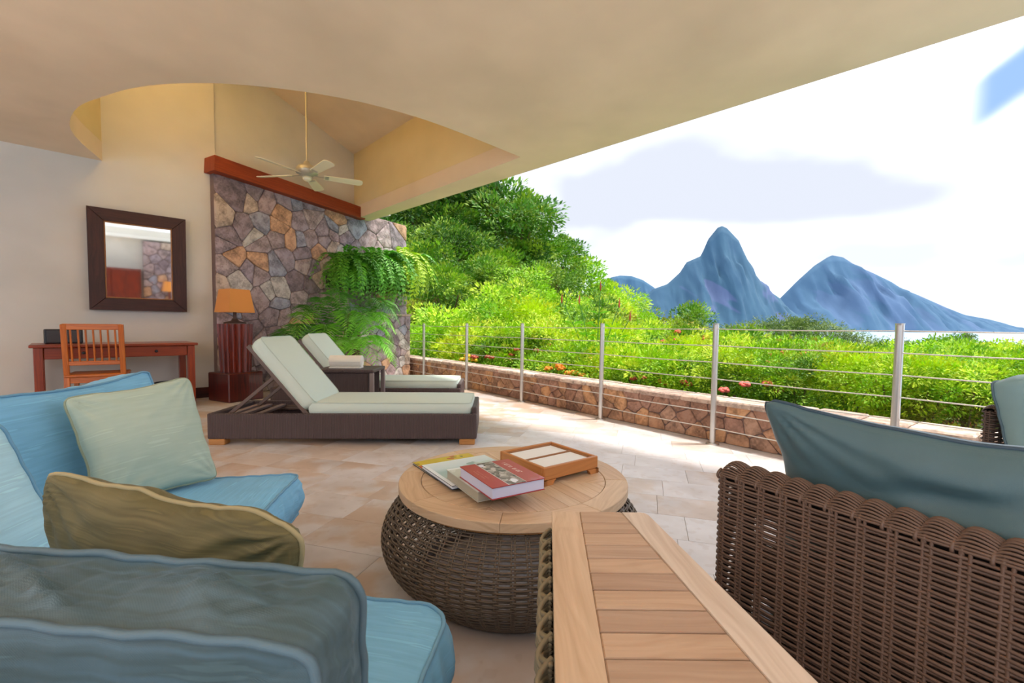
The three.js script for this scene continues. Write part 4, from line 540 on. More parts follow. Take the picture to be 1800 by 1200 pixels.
{
  const a = [1.758, -1.70], T = [0.93, -0.3676], I = [0.3676, 0.93], P = (s, o) => [a[0] + T[0] * s + I[0] * o, a[1] + T[1] * s + I[1] * o], th = 0.042;
  const t = thing('wicker_armchair', 'brown wicker armchair at the right edge beside the railing', 'armchair', [0, 0, 0]);
  wovenPanel(t, { path: polyPath([P(0.7, 0), P(0.02, 0), P(0.02, th), P(0.08, th)].reverse(), 0.018), y0: 0.06, y1: 0.70, row: 0.0085, r: 0.0036, stake: 0.05, mat: M.wickerDark }); wovenRoll(t, P(0.03, th / 2), P(0.72, th / 2), 0.70, th / 2, M.wickerDark, 0.05);
  part('seat_base', slab([P(0.01, th), P(0.7, th), P(0.7, 0.66), P(0.01, 0.66)], 0.05, 0.30), M.wickerDark, t); for (const s of [0.08, 0.62]) for (const o of [0.14, 0.6]) { const c = P(s, o); part('leg', new THREE.CylinderGeometry(0.02, 0.018, 0.05, 12).translate(c[0], 0.025, c[1]), M.inner, t); }
  const c1 = P(0.36, 0.37), c2 = P(0.335, 0.155), x = [T[0], 0, T[1]];
  cushion('armchair_seat_cushion', 'pale blue-green seat cushion of the armchair at the right edge', 'cushion', cushionParts(0.66, 0.13, 0.56, { seed: 34, n: 16 }), M.blue, M.pipeTeal, [c1[0], 0.37, c1[1]], x, [-I[0], 0, -I[1]]);
  cushion('armchair_back_cushion', 'pale blue-green back cushion standing in the armchair at the right edge', 'cushion', cushionParts(0.72, 0.15, 0.45, { rc: 0.05, crown: 0.02, sag: 0.02, seed: 9, n: 24, wr: 0.008 }), fab([146, 180, 184], { roughness: 0.5 }), M.pipeTeal, [c2[0], 0.615, c2[1]], x, [-I[0] * 0.2, 1, -I[1] * 0.2]);
}

// ------------------------------------------------------------------ blue corner sofa on the left
{
  const t = thing('corner_sofa', 'low wicker corner sofa carrying the blue cushions on the left', 'sofa', [0, 0, 0]);
  const rect = (cx, cz, r, w, d) => { const f = [r[1], -r[0]]; return [[-1, -1], [1, -1], [1, 1], [-1, 1]].map(([a, b]) => [cx + r[0] * a * w / 2 + f[0] * b * d / 2, cz + r[1] * a * w / 2 + f[1] * b * d / 2]); };
  part('seat_base', slab(rect(-0.565, -0.62, [0.9925, 0.122], 0.76, 0.54), 0.04, 0.31), M.rib, t); part('seat_base', slab(rect(-1.09, -1.34, [0.17, -0.985], 0.52, 0.56), 0.04, 0.31), M.rib, t);
  const b0 = [-1.66, -2.02], b1 = [-1.52, -0.62]; wovenPanel(t, { path: polyPath([b0, b1, [-1.0, -0.30], [-0.12, -0.20]], 0.08), y0: 0.05, y1: 0.66, row: 0.0095, r: 0.0038, stake: 0.05, mat: M.wicker });
  wovenRoll(t, [-1.63, -2.0], [-1.49, -0.62], 0.735, 0.035, M.wicker, 0.05); part('back_board', slab([[-1.655, -2.01], [-1.605, -2.01], [-1.47, -0.63], [-1.515, -0.63]], 0.06, 0.735), M.wickerDark, t);
  for (const [x, z] of [[-0.25, -0.78], [-0.28, -0.45], [-0.9, -1.5], [-0.93, -1.15], [-1.3, -1.5]]) part('leg', new THREE.CylinderGeometry(0.022, 0.02, 0.045, 12).translate(x, 0.0225, z), M.inner, t);
  const C = (n, l, p, m, mp, c, r, u, cat = 'cushion') => cushion(n, l, cat, p, m, mp, c, r, u);
  C('sofa_seat_cushion', 'blue seat cushion of the nearest sofa section, by the wedge table', cushionParts(0.82, 0.135, 0.56, { rc: 0.07, crown: 0.02, bulge: 0.022, seed: 11, gather: 0.006, wr: 0.004 }), M.blue, M.pipeBlue, [-0.558, 0.372, -0.655], [0.9925, 0, 0.122], [0.122, 0, -0.9925]);
  C('sofa_seat_cushion', 'blue seat cushion of the farther sofa section, under the sage pillow', cushionParts(0.70, 0.135, 0.64, { rc: 0.05, crown: 0.022, bulge: 0.024, sag: 0.012, seed: 12, gather: 0.006, wr: 0.004 }), M.blue, M.pipeBlue, [-1.045, 0.372, -1.285], [0.17, 0, 0.985], [-0.985, 0, 0.17]);
  C('sofa_back_cushion', 'blue back cushion in the left foreground, greyed for shade, with two rows of piping', cushionParts(0.85, 0.09, 0.46, { rc: 0.03, crown: 0.026, bulge: 0.010, sag: 0.006, ridge: 0.02, seed: 13, wr: 0.010, gather: 0.003, n: 56, m: 18, pipe: 0.0042, pucker: 0.004 }), M.teal, M.pipeTeal, [-0.566, 0.524, -0.458], [0.9936, 0, 0.113], [-0.02, 1, 0.10]);
  C('sofa_back_cushion', 'blue back cushion farthest along the left sofa, behind the sage pillow', cushionParts(0.80, 0.15, 0.42, { rc: 0.05, crown: 0.035, bulge: 0.012, sag: 0.028, seed: 14, wr: 0.009, gather: 0.002 }), M.blue, M.pipeBlue, [-1.43, 0.59, -1.42], [-0.10, 0, -0.995], [-0.28, 1, 0.0]);
  C('sofa_back_cushion', 'blue back cushion at the left edge, lightened in colour as if brightly lit', cushionParts(0.62, 0.2, 0.40, { rc: 0.07, crown: 0.04, bulge: 0.03, seed: 15, wr: 0.006, gather: 0.001 }), M.litBlue, M.pipeBlue, [-1.245, 0.55, -0.80], [-0.12, 0, -0.99], [-0.42, 1, 0.05]);
  C('throw_pillow', 'sage green square pillow leaning on the far blue back cushion', throwParts(0.335, 0.37, 0.15, { sag: 0.014, wr: 0.010, seed: 3, rad: 0.012 }), M.sage, M.pipeSage, [-1.165, 0.627, -1.44], [0.14, 0.02, -0.235], [-0.13, 0.32, -0.05], 'pillow');
  C('throw_pillow', 'striped pillow in the middle of the left sofa, sage fabric darkened for shade', throwParts(0.56, 0.40, 0.15, { sag: 0.014, wave: 0.014, wr: 0.013, seed: 5, rad: 0.012, pipe: 0.0045 }), M.olive, mat({ color: srgb(172, 158, 118), roughness: 0.7 }), [-0.622, 0.508, -0.815], [0.508, -0.05, 0.12], [-0.05, 1, 0.10], 'pillow');
}

// ------------------------------------------------------------------ plants on the terrace
const leafMat = (c, o = {}) => mat({ color: srgb(...c), roughness: 0.55, transmission: 0.3, thickness: 0, side: THREE.DoubleSide, ...o });
M.palm = leafMat([140, 214, 56]); M.palmDark = leafMat([86, 150, 44]); M.fern = leafMat([104, 180, 36]); M.fernSunlit = leafMat([190, 222, 40]); M.stem = mat({ color: srgb(96, 78, 52), roughness: 0.9 });  // the lighter fern green has sunlight put into its colour
function blade(P, I, a, dir, side, len, wid, droop) {                 // one narrow leaflet of four triangles, folded and drooping
  const b = P.length / 3, p1 = a.clone().addScaledVector(dir, len * 0.45), p2 = a.clone().addScaledVector(dir, len); p1.y -= droop * len * 0.12; p2.y -= droop * len * 0.5; const s = side.clone().multiplyScalar(wid);
  for (const q of [a, p1.clone().add(s), p1.clone().sub(s), p2]) P.push(q.x, q.y, q.z); P.push(p1.x, p1.y - wid * 0.3, p1.z); I.push(b, b + 1, b + 4, b, b + 4, b + 2, b + 1, b + 3, b + 4, b + 4, b + 3, b + 2);
}
function frond(len, rise, droop, o = {}) {                            // arching frond along +x
  const { pairs = 26, ll = 0.2, lw = 0.009, start = 0.2, sweep = 0.5, leafDroop = 0.6, seed = 1 } = o, R = rng(seed), P = [], I = [], at = (t) => V(len * t * (1 - 0.18 * t * droop), rise * Math.sin(t * 1.6) - droop * t * t * t * 0.6 * len, (fbm(t * 2, seed, 3, 2) - 0.5) * 0.1 * len);
  for (let k = 0; k <= pairs; k++) { const t = start + (1 - start) * k / pairs, a = at(t), d = at(Math.min(1.02, t + 0.02)).sub(at(t - 0.02)).normalize(), sd = V(-d.z, 0, d.x).normalize(), l = ll * Math.sin(Math.PI * (0.12 + 0.8 * (k / pairs))) ; for (const s of [-1, 1]) { const dir = d.clone().multiplyScalar(sweep).addScaledVector(sd, s).add(V(0, 0.15 + (R() - 0.5) * 0.3, 0)).normalize(); blade(P, I, a, dir, d.clone().multiplyScalar(0.9).add(V(0, 0.2, 0)), l * (0.85 + R() * 0.3), lw, leafDroop); } }
  const g = new THREE.BufferGeometry(); g.setAttribute('position', new THREE.Float32BufferAttribute(P, 3)); g.setIndex(I); const n = g.toNonIndexed(); n.computeVertexNormals(); n.setAttribute('uv', new THREE.Float32BufferAttribute(new Float32Array(n.attributes.position.count * 2), 2));
  const st0 = []; for (let i = 0; i <= 14; i++) st0.push(at(i / 14)); const r = new Buf().tube(st0, (t) => lerp(0.006, 0.0015, t), 5).geo().toNonIndexed(); return mergeGeometries([n, r]);
}
{
  const t = thing('potted_palm', 'feathery green palm in a clay pot in front of the rubble wall', 'potted plant', [-2.72, 0, -7.17]);
  part('pot', new THREE.LatheGeometry([[0, 0.01], [0.12, 0], [0.165, 0.38], [0.185, 0.39], [0.185, 0.43], [0.165, 0.435], [0.155, 0.40], [0, 0.40]].map((q) => new THREE.Vector2(...q)), 36), M.pot, t); part('soil', new THREE.CylinderGeometry(0.156, 0.156, 0.02, 24).translate(0, 0.395, 0), M.mortar, t);
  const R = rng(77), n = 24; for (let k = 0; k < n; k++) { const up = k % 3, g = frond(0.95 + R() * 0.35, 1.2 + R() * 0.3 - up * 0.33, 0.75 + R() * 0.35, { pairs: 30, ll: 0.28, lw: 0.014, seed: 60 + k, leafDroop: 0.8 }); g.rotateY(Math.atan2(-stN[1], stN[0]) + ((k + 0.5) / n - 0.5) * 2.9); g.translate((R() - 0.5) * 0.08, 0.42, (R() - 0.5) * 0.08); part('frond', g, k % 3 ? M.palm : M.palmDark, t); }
  const t2 = thing('potted_palm', 'palm between the pedestal lamp and the loungers, fronds coloured dark for shade', 'potted plant', [-3.12, 0, -6.62]);
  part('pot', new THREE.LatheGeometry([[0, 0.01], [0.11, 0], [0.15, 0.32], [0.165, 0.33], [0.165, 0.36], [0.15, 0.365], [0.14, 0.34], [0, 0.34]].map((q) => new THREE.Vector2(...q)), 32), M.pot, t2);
  for (let k = 0; k < 9; k++) { const g = frond(0.5 + R() * 0.15, 0.7 + R() * 0.2, 0.9 + R() * 0.4, { pairs: 24, ll: 0.24, lw: 0.010, seed: 90 + k, leafDroop: 1 }); g.rotateY(Math.atan2(-stN[1], stN[0]) + ((k + 0.5) / 9 - 0.5) * 2.7); g.translate(0, 0.35, 0); part('frond', g, M.palmDark, t2); }  // all fronds in the darker green, standing for shade
}
{ // planter ledge and hanging ferns
  const c = st(2.55, 0.21), pl = thing('wall_planter', 'dark planter trough on the rubble wall under the hanging ferns', 'planter', [c[0], 1.62, c[1]], stTurn), W = 1.7;
  part('trough', merge([box(W, 0.03, 0.34, 0, 0.015, 0), box(W, 0.28, 0.03, 0, 0.14, 0.155), box(W, 0.28, 0.03, 0, 0.14, -0.155), box(0.03, 0.28, 0.3, -W / 2 + 0.015, 0.14, 0), box(0.03, 0.28, 0.3, W / 2 - 0.015, 0.14, 0)]), M.inner, pl); part('soil', box(W - 0.06, 0.02, 0.28, 0, 0.25, 0), M.mortar, pl);
  const fg = [1, 2, 3].map((s) => frond(0.55, 0.24, 1.5, { pairs: 17, ll: 0.085, lw: 0.022, start: 0.06, sweep: 0.55, seed: 200 + s, leafDroop: 0.5 }));
  const lab = ['hanging green fern nearest the room on the rubble wall', 'hanging green fern in the middle of the wall planter', 'hanging fern at the outer end of the rubble wall, sunlight put into its yellow'];
  [[1.95, 1.86, 1.1], [2.62, 1.93, 1.28], [3.2, 2.0, 1.3]].forEach(([s, y, sc], i) => { const p = st(s, 0.24), t = thing('hanging_fern', lab[i], 'fern', [p[0], y, p[1]], 0), R = rng(300 + i);
    fg.forEach((g, j) => { const n = 38, m = new THREE.InstancedMesh(g, i === 2 && j > 0 ? M.fernSunlit : M.fern, n), mm = new THREE.Matrix4(), col = new THREE.Color(); for (let k = 0; k < n; k++) { const face = Math.atan2(-stN[1], stN[0]), a = face + (R() - 0.5) * 3.5; const e = new THREE.Euler(0, a, 0.35 + R() * 0.5 - R() * 1.2, 'YZX'); const s2 = sc * (0.75 + R() * 0.5); mm.compose(V((R() - 0.5) * 0.42 * stE[0] + stN[0] * R() * 0.1, R() * 0.1, (R() - 0.5) * 0.42 * stE[1] + stN[1] * R() * 0.1), new THREE.Quaternion().setFromEuler(e), V(s2, s2, s2)); m.setMatrixAt(k, mm); const v = 0.7 + R() * 0.6; m.setColorAt(k, col.setRGB(v, v, v * 0.9)); } m.name = 'fronds'; m.castShadow = m.receiveShadow = true; m.userData.kind = 'stuff'; t.add(m); }); });
}

// ------------------------------------------------------------------ hillside
const interp = (tab, x) => { for (let i = 0; i < tab.length - 1; i++) if (x <= tab[i + 1][0]) return lerp(tab[i][1], tab[i + 1][1], clamp((x - tab[i][0]) / (tab[i + 1][0] - tab[i][0]), 0, 1)); return tab[tab.length - 1][1]; };
const skyE = (t) => interp([[-0.5, 0.42], [-0.26, 0.36], [-0.05, 0.315], [0.04, 0.245], [0.12, 0.185], [0.18, 0.135], [0.22, 0.09], [0.26, 0.06], [0.34, 0.018], [0.45, -0.014], [0.6, -0.024], [0.8, -0.032], [1.2, -0.035], [1.8, -0.05]], t);
const railZ = (t) => 4.717 / Math.max(0.25, t + 0.759);
const hillZ = (t, f) => lerp(railZ(t) * 1.06 + 0.9, interp([[-0.5, 24], [0.1, 26], [0.5, 26], [1.2, 20]], t), Math.pow(f, 1.35));
const hillE = (t, f) => lerp(-0.045 - 0.01 * Math.max(0, t), skyE(t), Math.pow(f, 0.9));
const crownR = (z, f) => z * lerp(0.075, 0.058, f);
{ // ground under the planting, and the coast below
  const nt = 44, nf = 16, P = [], I = []; for (let i = 0; i <= nt; i++) for (let j = 0; j <= nf; j++) { const t = lerp(-0.52, 1.6, i / nt), f = j / nf, z = j ? hillZ(t, f) : railZ(t) * 1.0 + 0.28, y = j ? 1 + hillE(t, f) * z - crownR(z, f) * 2.0 : -0.4; P.push(t * z, y, -z); }
  for (let i = 0; i < nt; i++) for (let j = 0; j < nf; j++) { const a = i * (nf + 1) + j; I.push(a, a + nf + 1, a + 1, a + 1, a + nf + 1, a + nf + 2); }
  const g = new THREE.BufferGeometry(); g.setAttribute('position', new THREE.Float32BufferAttribute(P, 3)); g.setIndex(I); g.computeVertexNormals(); const m = struct('hillside', g, mat({ color: srgb(70, 92, 34), roughness: 1, side: THREE.DoubleSide })); m.name = 'hillside';
}
// crowns: instanced folded leaves gathered in clumps on an ellipsoid of unit radius
const leafG = (() => { const g = new THREE.BufferGeometry(); g.setAttribute('position', new THREE.Float32BufferAttribute([0, 0, 0, 0.22, 0.03, 0.5, -0.22, 0.03, 0.5, 0, -0.04, 0.5, 0, -0.16, 1], 3)); g.setAttribute('uv', new THREE.Float32BufferAttribute([0, 0, 1, 0.5, 0, 0.5, 0.5, 0.5, 0.5, 1], 2)); g.setIndex([0, 1, 3, 0, 3, 2, 1, 4, 3, 3, 4, 2]); g.computeVertexNormals(); return g; })();
const foliage = (seed, n, leaf, cols, m, o = {}) => {
  const R = rng(seed), inst = new THREE.InstancedMesh(leafG, m, n), mm = new THREE.Matrix4(), q = new THREE.Quaternion(), col = new THREE.Color(), nc = o.clumps ?? 34, C = [];
  for (let k = 0; k < nc; k++) { const a = R() * 6.28318, u = lerp(o.low ?? -0.55, 1, Math.pow(R(), 0.75)), r = Math.sqrt(Math.max(0, 1 - u * u)), d = 0.5 + 0.5 * Math.sqrt(R()); C.push([V(Math.cos(a) * r * d, u * d * (o.flat ?? 0.9), Math.sin(a) * r * d), 0.2 + R() * 0.2, cols[Math.floor(R() * cols.length)], 0.75 + R() * 0.5]); }
  for (let k = 0; k < n; k++) { const [c, cr, cc, cv] = C[Math.floor(R() * nc)], a = R() * 6.28318, u = R() * 2 - 1, r = Math.sqrt(1 - u * u), d = cr * (0.45 + 0.6 * Math.sqrt(R())), off = V(Math.cos(a) * r * d, u * d * 0.8, Math.sin(a) * r * d), p = c.clone().add(off), dir = off.clone().normalize().addScaledVector(p.clone().normalize(), 0.6).add(V((R() - 0.5) * 0.9, (R() - 0.3) * 0.7, (R() - 0.5) * 0.9)).normalize(); q.setFromUnitVectors(V(0, 0, 1), dir); q.multiply(new THREE.Quaternion().setFromAxisAngle(V(0, 0, 1), (R() - 0.5) * 1.6)); const s = leaf * (0.65 + R() * 0.7); mm.compose(p, q, V(s, s, s)); inst.setMatrixAt(k, mm); const v = cv * (0.8 + R() * 0.4); inst.setColorAt(k, col.copy(cc).multiplyScalar(v)); }
  inst.name = 'foliage'; inst.castShadow = inst.receiveShadow = true; inst.userData.kind = 'stuff'; return inst;
};
M.leaf = mat({ color: lin(1, 1, 1), roughness: 0.6, transmission: 0.4, thickness: 0, side: THREE.DoubleSide, specularIntensity: 0.5 });
const G = { bright: [[156, 200, 26], [179, 216, 34], [129, 183, 26], [198, 220, 58]], lime: [[193, 217, 34], [211, 221, 56], [165, 203, 30]], mid: [[105, 155, 26], [129, 173, 32], [85, 135, 28], [160, 185, 50]], dark: [[81, 135, 26], [107, 155, 32], [61, 110, 24], [143, 173, 44]], olive: [[176, 173, 62], [154, 155, 52], [198, 183, 84]], dull: [[114, 139, 66], [132, 151, 78], [96, 124, 60]], maroon: [[140, 70, 50], [165, 90, 58], [165, 157, 60]] };
for (const k in G) G[k] = G[k].map((c) => srgb(...c));
function protoShrub(name, label, category, group, seed, cols, n, leaf, o = {}) {
  const t = thing(name, label, category, [0, 0, 0], 0, group); scene.remove(t); const h = o.h ?? 1.05, f = foliage(seed, n, leaf, cols, M.leaf, o); f.position.y = h; t.add(f);
  const R = rng(seed + 5), st0 = []; for (let k = 0; k < 5; k++) { const a = R() * 6.28; st0.push(bar(V(Math.cos(a) * 0.05, 0, Math.sin(a) * 0.05), V(Math.cos(a) * 0.45, h + 0.1, Math.sin(a) * 0.45), 0.022, 6)); } part('stem', merge(st0), M.stem, t); used[name]--; return t;
}
function put(proto, x, yBase, z, s, turn, label, group) { const c = proto.clone(); c.name = numbered(proto.name.replace(/_\d{3}$/, '')); c.position.set(x, yBase, z); c.rotation.y = turn; c.scale.setScalar(s); c.userData = { ...proto.userData }; if (label) { c.userData.label = label; if (!group) delete c.userData.group; } if (group) c.userData.group = group; scene.add(c); return c; }
{
  const pr = {
    bright: [1, 2].map((s) => protoShrub('hillside_shrub', 'bright green leafy shrub crowded in the hillside thicket beyond the railing', 'shrub', 'bright green shrubs of the hillside thicket', 400 + s, G.bright, 3700, 0.105)),
    lime: [1].map((s) => protoShrub('lime_shrub', 'yellow-green sunlit shrub crowded in the hillside thicket beyond the railing', 'shrub', 'yellow-green shrubs of the hillside thicket', 420 + s, G.lime, 3700, 0.105)),
    mid: [1, 2].map((s) => protoShrub('green_shrub', 'mid green shrub crowded in the hillside thicket beyond the railing', 'shrub', 'mid green shrubs of the hillside thicket', 440 + s, G.mid, 3700, 0.105)),
    olive: [1].map((s) => protoShrub('dry_shrub', 'dry olive-brown tinged shrub in the hillside thicket beyond the railing', 'shrub', 'olive-tinged shrubs of the hillside thicket', 460 + s, G.olive, 2600, 0.12)),
    dark: [1, 2].map((s) => protoShrub('hillside_tree', 'dark green tree on the steep hillside just under the roof edge', 'tree', 'dark trees on the steep hillside', 480 + s, G.dark, 4200, 0.105, { clumps: 46 })),
    dull: [1].map((s) => protoShrub('coastal_tree', 'dull green tree far down by the coast in front of the mountains', 'tree', 'far coastal trees', 500 + s, G.dull, 3000, 0.10, { flat: 0.7, clumps: 40 })),
    maroon: [1].map((s) => protoShrub('maroon_shrub', 'reddish brown shrub low behind the wall near the right', 'shrub', null, 520 + s, [...G.maroon], 1400, 0.15)),
  };
  const ord = ['first', 'second', 'third', 'fourth', 'fifth', 'sixth', 'seventh'], postT = [-0.26, -0.19, -0.10, 0.03, 0.20, 0.447, 0.845], kindWord = { bright: 'bright green shrub', lime: 'yellow-green shrub', mid: 'mid green shrub', olive: 'olive-tinged dry shrub', dark: 'dark green tree' };
  const where = (t) => { const k = postT.findIndex((p) => t < p); return k === 0 ? 'left of the first railing post' : k < 0 ? 'right of the seventh railing post' : `between the ${ord[k - 1]} and ${ord[k]} railing posts`; };
  const band = (f) => f < 0.06 ? 'just behind the low wall' : f < 0.3 ? 'low on the slope' : f < 0.55 ? 'midway up the slope' : f < 0.8 ? 'high on the slope' : 'on the crest of the slope';
  const clear = (x, z, r) => { const d = (x - railP[0]) * railO[0] + (z - railP[1]) * railO[1], need = 0.42 + r * 1.12; return d >= need ? [x, z] : [x + railO[0] * (need - d), z + railO[1] * (need - d)]; };
  const R = rng(99), NF = 9;
  for (let j = -1; j < NF; j++) { const f = Math.max(0, j / (NF - 1)), low = j < 0; let t = -0.36 + R() * 0.05; while (t < 1.32) {
    const tt = t + (R() - 0.5) * 0.03, ff = clamp(f + (R() - 0.5) * 0.06, 0, 1), z = hillZ(tt, ff), r = crownR(z, ff) * (0.85 + R() * 0.4) * (low ? 0.8 : 1), top = 1 + hillE(tt, ff) * z + (R() - 0.5) * 0.5 * r - (low ? 0.085 * z : 0), n = fbm(tt * 3 + 5, ff * 3 + 9, 1, 2);
    let k = 'bright'; const w = R(); if (tt < 0.1 && ff > 0.62) k = w < 0.72 ? 'dark' : 'mid'; else if (n > 0.6) k = w < 0.4 ? 'lime' : 'bright'; else if (n < 0.46) k = w < 0.5 ? 'mid' : w < 0.66 ? 'olive' : 'bright'; else k = w < 0.14 ? 'lime' : w < 0.46 ? 'mid' : w < 0.55 ? 'olive' : 'bright';
    const p = pr[k][Math.floor(R() * pr[k].length)]; const [qx, qz] = clear(tt * z, -z, r), lb = `${kindWord[k]} ${band(f)}, ${where(tt)}`; put(p, qx, top - r * 1.95, qz, r, R() * 6.28, lb, lb.replace(kindWord[k], kindWord[k] + 's'));
    t += (k === 'dark' ? 0.075 : 0.088) * (0.85 + R() * 0.3); } }
  // single trees that stand out
  const place1 = (proto, t, e, z, r, label) => { const [x, zz] = clear(t * z, -z, r); return put(proto, x, 1 + e * z - r * 1.95, zz, r, R() * 6, label); };
  place1(pr.dark[0], -0.07, 0.315, 22, 2.6, 'tallest dark green tree on the hill, cut by the roof edge'); place1(pr.dark[1], 0.0, 0.295, 20.5, 2.0, 'dark tree with a loose crown beside the tallest tree, against the sky'); place1(pr.dark[0], -0.17, 0.31, 21, 2.3, 'dark tree behind the end of the rubble wall');
  const rt = place1(pr.mid[0], 0.39, 0.046, 22, 1.25, 'small rounded mid green tree in front of the pointed mountain');
  [[0.50, 0.016, 95, 4.4], [0.55, 0.028, 105, 5.4], [0.60, 0.033, 110, 6.0], [0.655, 0.034, 110, 5.6], [0.70, 0.02, 100, 4.8], [0.90, -0.018, 80, 3.2], [0.955, -0.012, 85, 3.4], [1.01, -0.016, 80, 3.2], [1.07, -0.02, 75, 3.0], [1.13, -0.02, 75, 3.2], [0.76, 0.002, 95, 4.0], [0.83, -0.012, 85, 3.6]].forEach(([t, e, z, r], i) => place1(pr.dull[0], t, e, z, r, i < 5 ? `far dull green coastal tree, ${ord[i]} from the left of those under the two mountains` : i < 10 ? `far dull green coastal tree, ${ord[i - 5]} from the left of those against the sea` : `far dull green coastal tree, ${ord[i - 10]} of two beside the seventh railing post`));
  const um = place1(pr.dull[0], 0.985, 0.0, 62, 1.5, 'small lone tree standing up against the strip of sea');
  for (const [t, e, z, r, l] of [[0.905, -0.10, 4.9, 0.30, 'reddish brown shrub behind the low wall, right of the last clear railing post'], [0.74, -0.10, 5.2, 0.26, 'reddish brown shrub behind the low wall, left of the last clear railing post'], [1.0, -0.13, 4.2, 0.2, 'small reddish brown shrub beside the armchair at the right edge']]) place1(pr.maroon[0], t, e, z, r, l);
  // flowering plants along the wall
  const head = (c) => mat({ color: srgb(...c), roughness: 0.6 });
  const flowerG = (() => { const g = []; const R2 = rng(4); for (let k = 0; k < 9; k++) { const a = k * 2.4, u = 0.9 * (k / 9); g.push(new THREE.SphereGeometry(0.5, 6, 5).scale(1, 0.6, 1).translate(Math.cos(a) * Math.sqrt(1 - u * u) * 0.6, u * 0.6, Math.sin(a) * Math.sqrt(1 - u * u) * 0.6)); } return merge(g); })();
  const cols = { red: head([196, 74, 58]), pink: head([232, 104, 92]), orange: head([240, 140, 40]), yellow: head([236, 190, 40]), rust: head([170, 70, 44]) };
  const flowering = (t, e, z, r, col, n, fs, label, cat = 'shrub') => { const [fx, fz] = clear(t * z, -z, r), s = put(pr.mid[0], fx, 1 + e * z - r * 1.95, fz, r, R() * 6, label); s.name = numbered('flowering_shrub'); const R3 = rng(Math.round(t * 1000) + 7); for (let k = 0; k < n; k++) { const a = Math.PI * (0.15 + 0.7 * R3()), h = 0.2 + 0.75 * R3(), d = 1.12; const m = part('flower_head', flowerG, cols[col], s); m.position.set(Math.cos(a) * d * Math.sqrt(1 - h * h * 0.6), 1.05 + h * 0.85, Math.sin(a) * d * Math.sqrt(1 - h * h * 0.6)); m.scale.setScalar(1.6 * fs / r); const q = m.position.clone().applyAxisAngle(V(0, 1, 0), -s.rotation.y); m.position.copy(q); } };
  flowering(0.50, -0.085, 4.75, 0.34, 'pink', 4, 0.035, 'shrub with pink-red flowers behind the low wall, right of the sixth post'); flowering(0.44, -0.07, 5.4, 0.36, 'red', 5, 0.03, 'shrub with red flowers behind the sixth railing post'); flowering(0.36, -0.075, 5.6, 0.36, 'red', 4, 0.03, 'shrub with red flowers left of the sixth railing post'); flowering(0.27, -0.085, 5.7, 0.34, 'rust', 3, 0.03, 'shrub with a few rust red flowers between the fifth and sixth posts');
  flowering(0.125, -0.075, 6.6, 0.4, 'orange', 7, 0.04, 'shrub with orange flowers left of the fifth railing post'); flowering(0.17, -0.05, 7.2, 0.4, 'orange', 3, 0.03, 'shrub with small orange flowers by the fifth railing post'); flowering(-0.03, -0.03, 8.2, 0.45, 'rust', 5, 0.035, 'shrub with rust red flowers left of the fourth railing post'); flowering(-0.11, -0.045, 8.2, 0.5, 'yellow', 8, 0.04, 'dark shrub with yellow flowers by the third railing post'); flowering(0.06, -0.025, 8.0, 0.45, 'rust', 4, 0.035, 'shrub with rust red flowers right of the fourth railing post'); flowering(0.60, -0.045, 5.6, 0.34, 'red', 4, 0.03, 'shrub with red flowers between the sixth and seventh posts'); flowering(0.375, -0.003, 9.5, 0.55, 'red', 8, 0.045, 'taller red flowering shrub under the rounded tree');
  // tall stalks with red tips
  { const z = 8.2, t = thing('tall_ginger', 'tall stalky plant with reddish flower spikes rising above the hedge', 'plant', [0.185 * z, -0.55, -z]), R4 = rng(31); const leafP = [], leafI = [];
    for (let k = 1; k < 6; k++) { const a = (k - 3) * 0.13 + (R4() - 0.5) * 0.1, h = 1.75 + R4() * 0.6 - Math.abs(k - 3) * 0.12, pts = []; for (let i = 0; i <= 10; i++) { const u = i / 10; pts.push(V(a * u * u * 2.4 + (k - 3) * 0.03, h * u, (R4() - 0.5) * 0.02 + (k % 2 - 0.5) * 0.2 * u)); } const s = part('stalk', new Buf().tube(pts, (u) => lerp(0.016, 0.007, u), 6).geo(), M.palmDark, t); const tip = pts[10], tg = new THREE.LatheGeometry([[0, 0], [0.013, 0.03], [0.016, 0.08], [0.01, 0.14], [0, 0.2]].map((q) => new THREE.Vector2(...q)), 8).translate(tip.x, tip.y - 0.05, tip.z); part('flower_spike', tg, k % 2 ? cols.rust : cols.red, s); for (let i = 3; i < 9; i++) for (const sd of [-1, 1]) blade(leafP, leafI, pts[i], V(sd, 0.55, (R4() - 0.5)).normalize(), V(0, 0.7, 0.7), 0.24, 0.026, 0.5); }
    const g = new THREE.BufferGeometry(); g.setAttribute('position', new THREE.Float32BufferAttribute(leafP, 3)); g.setIndex(leafI); g.computeVertexNormals(); part('leaves', g, M.palm, t, null, 'stuff'); }
}

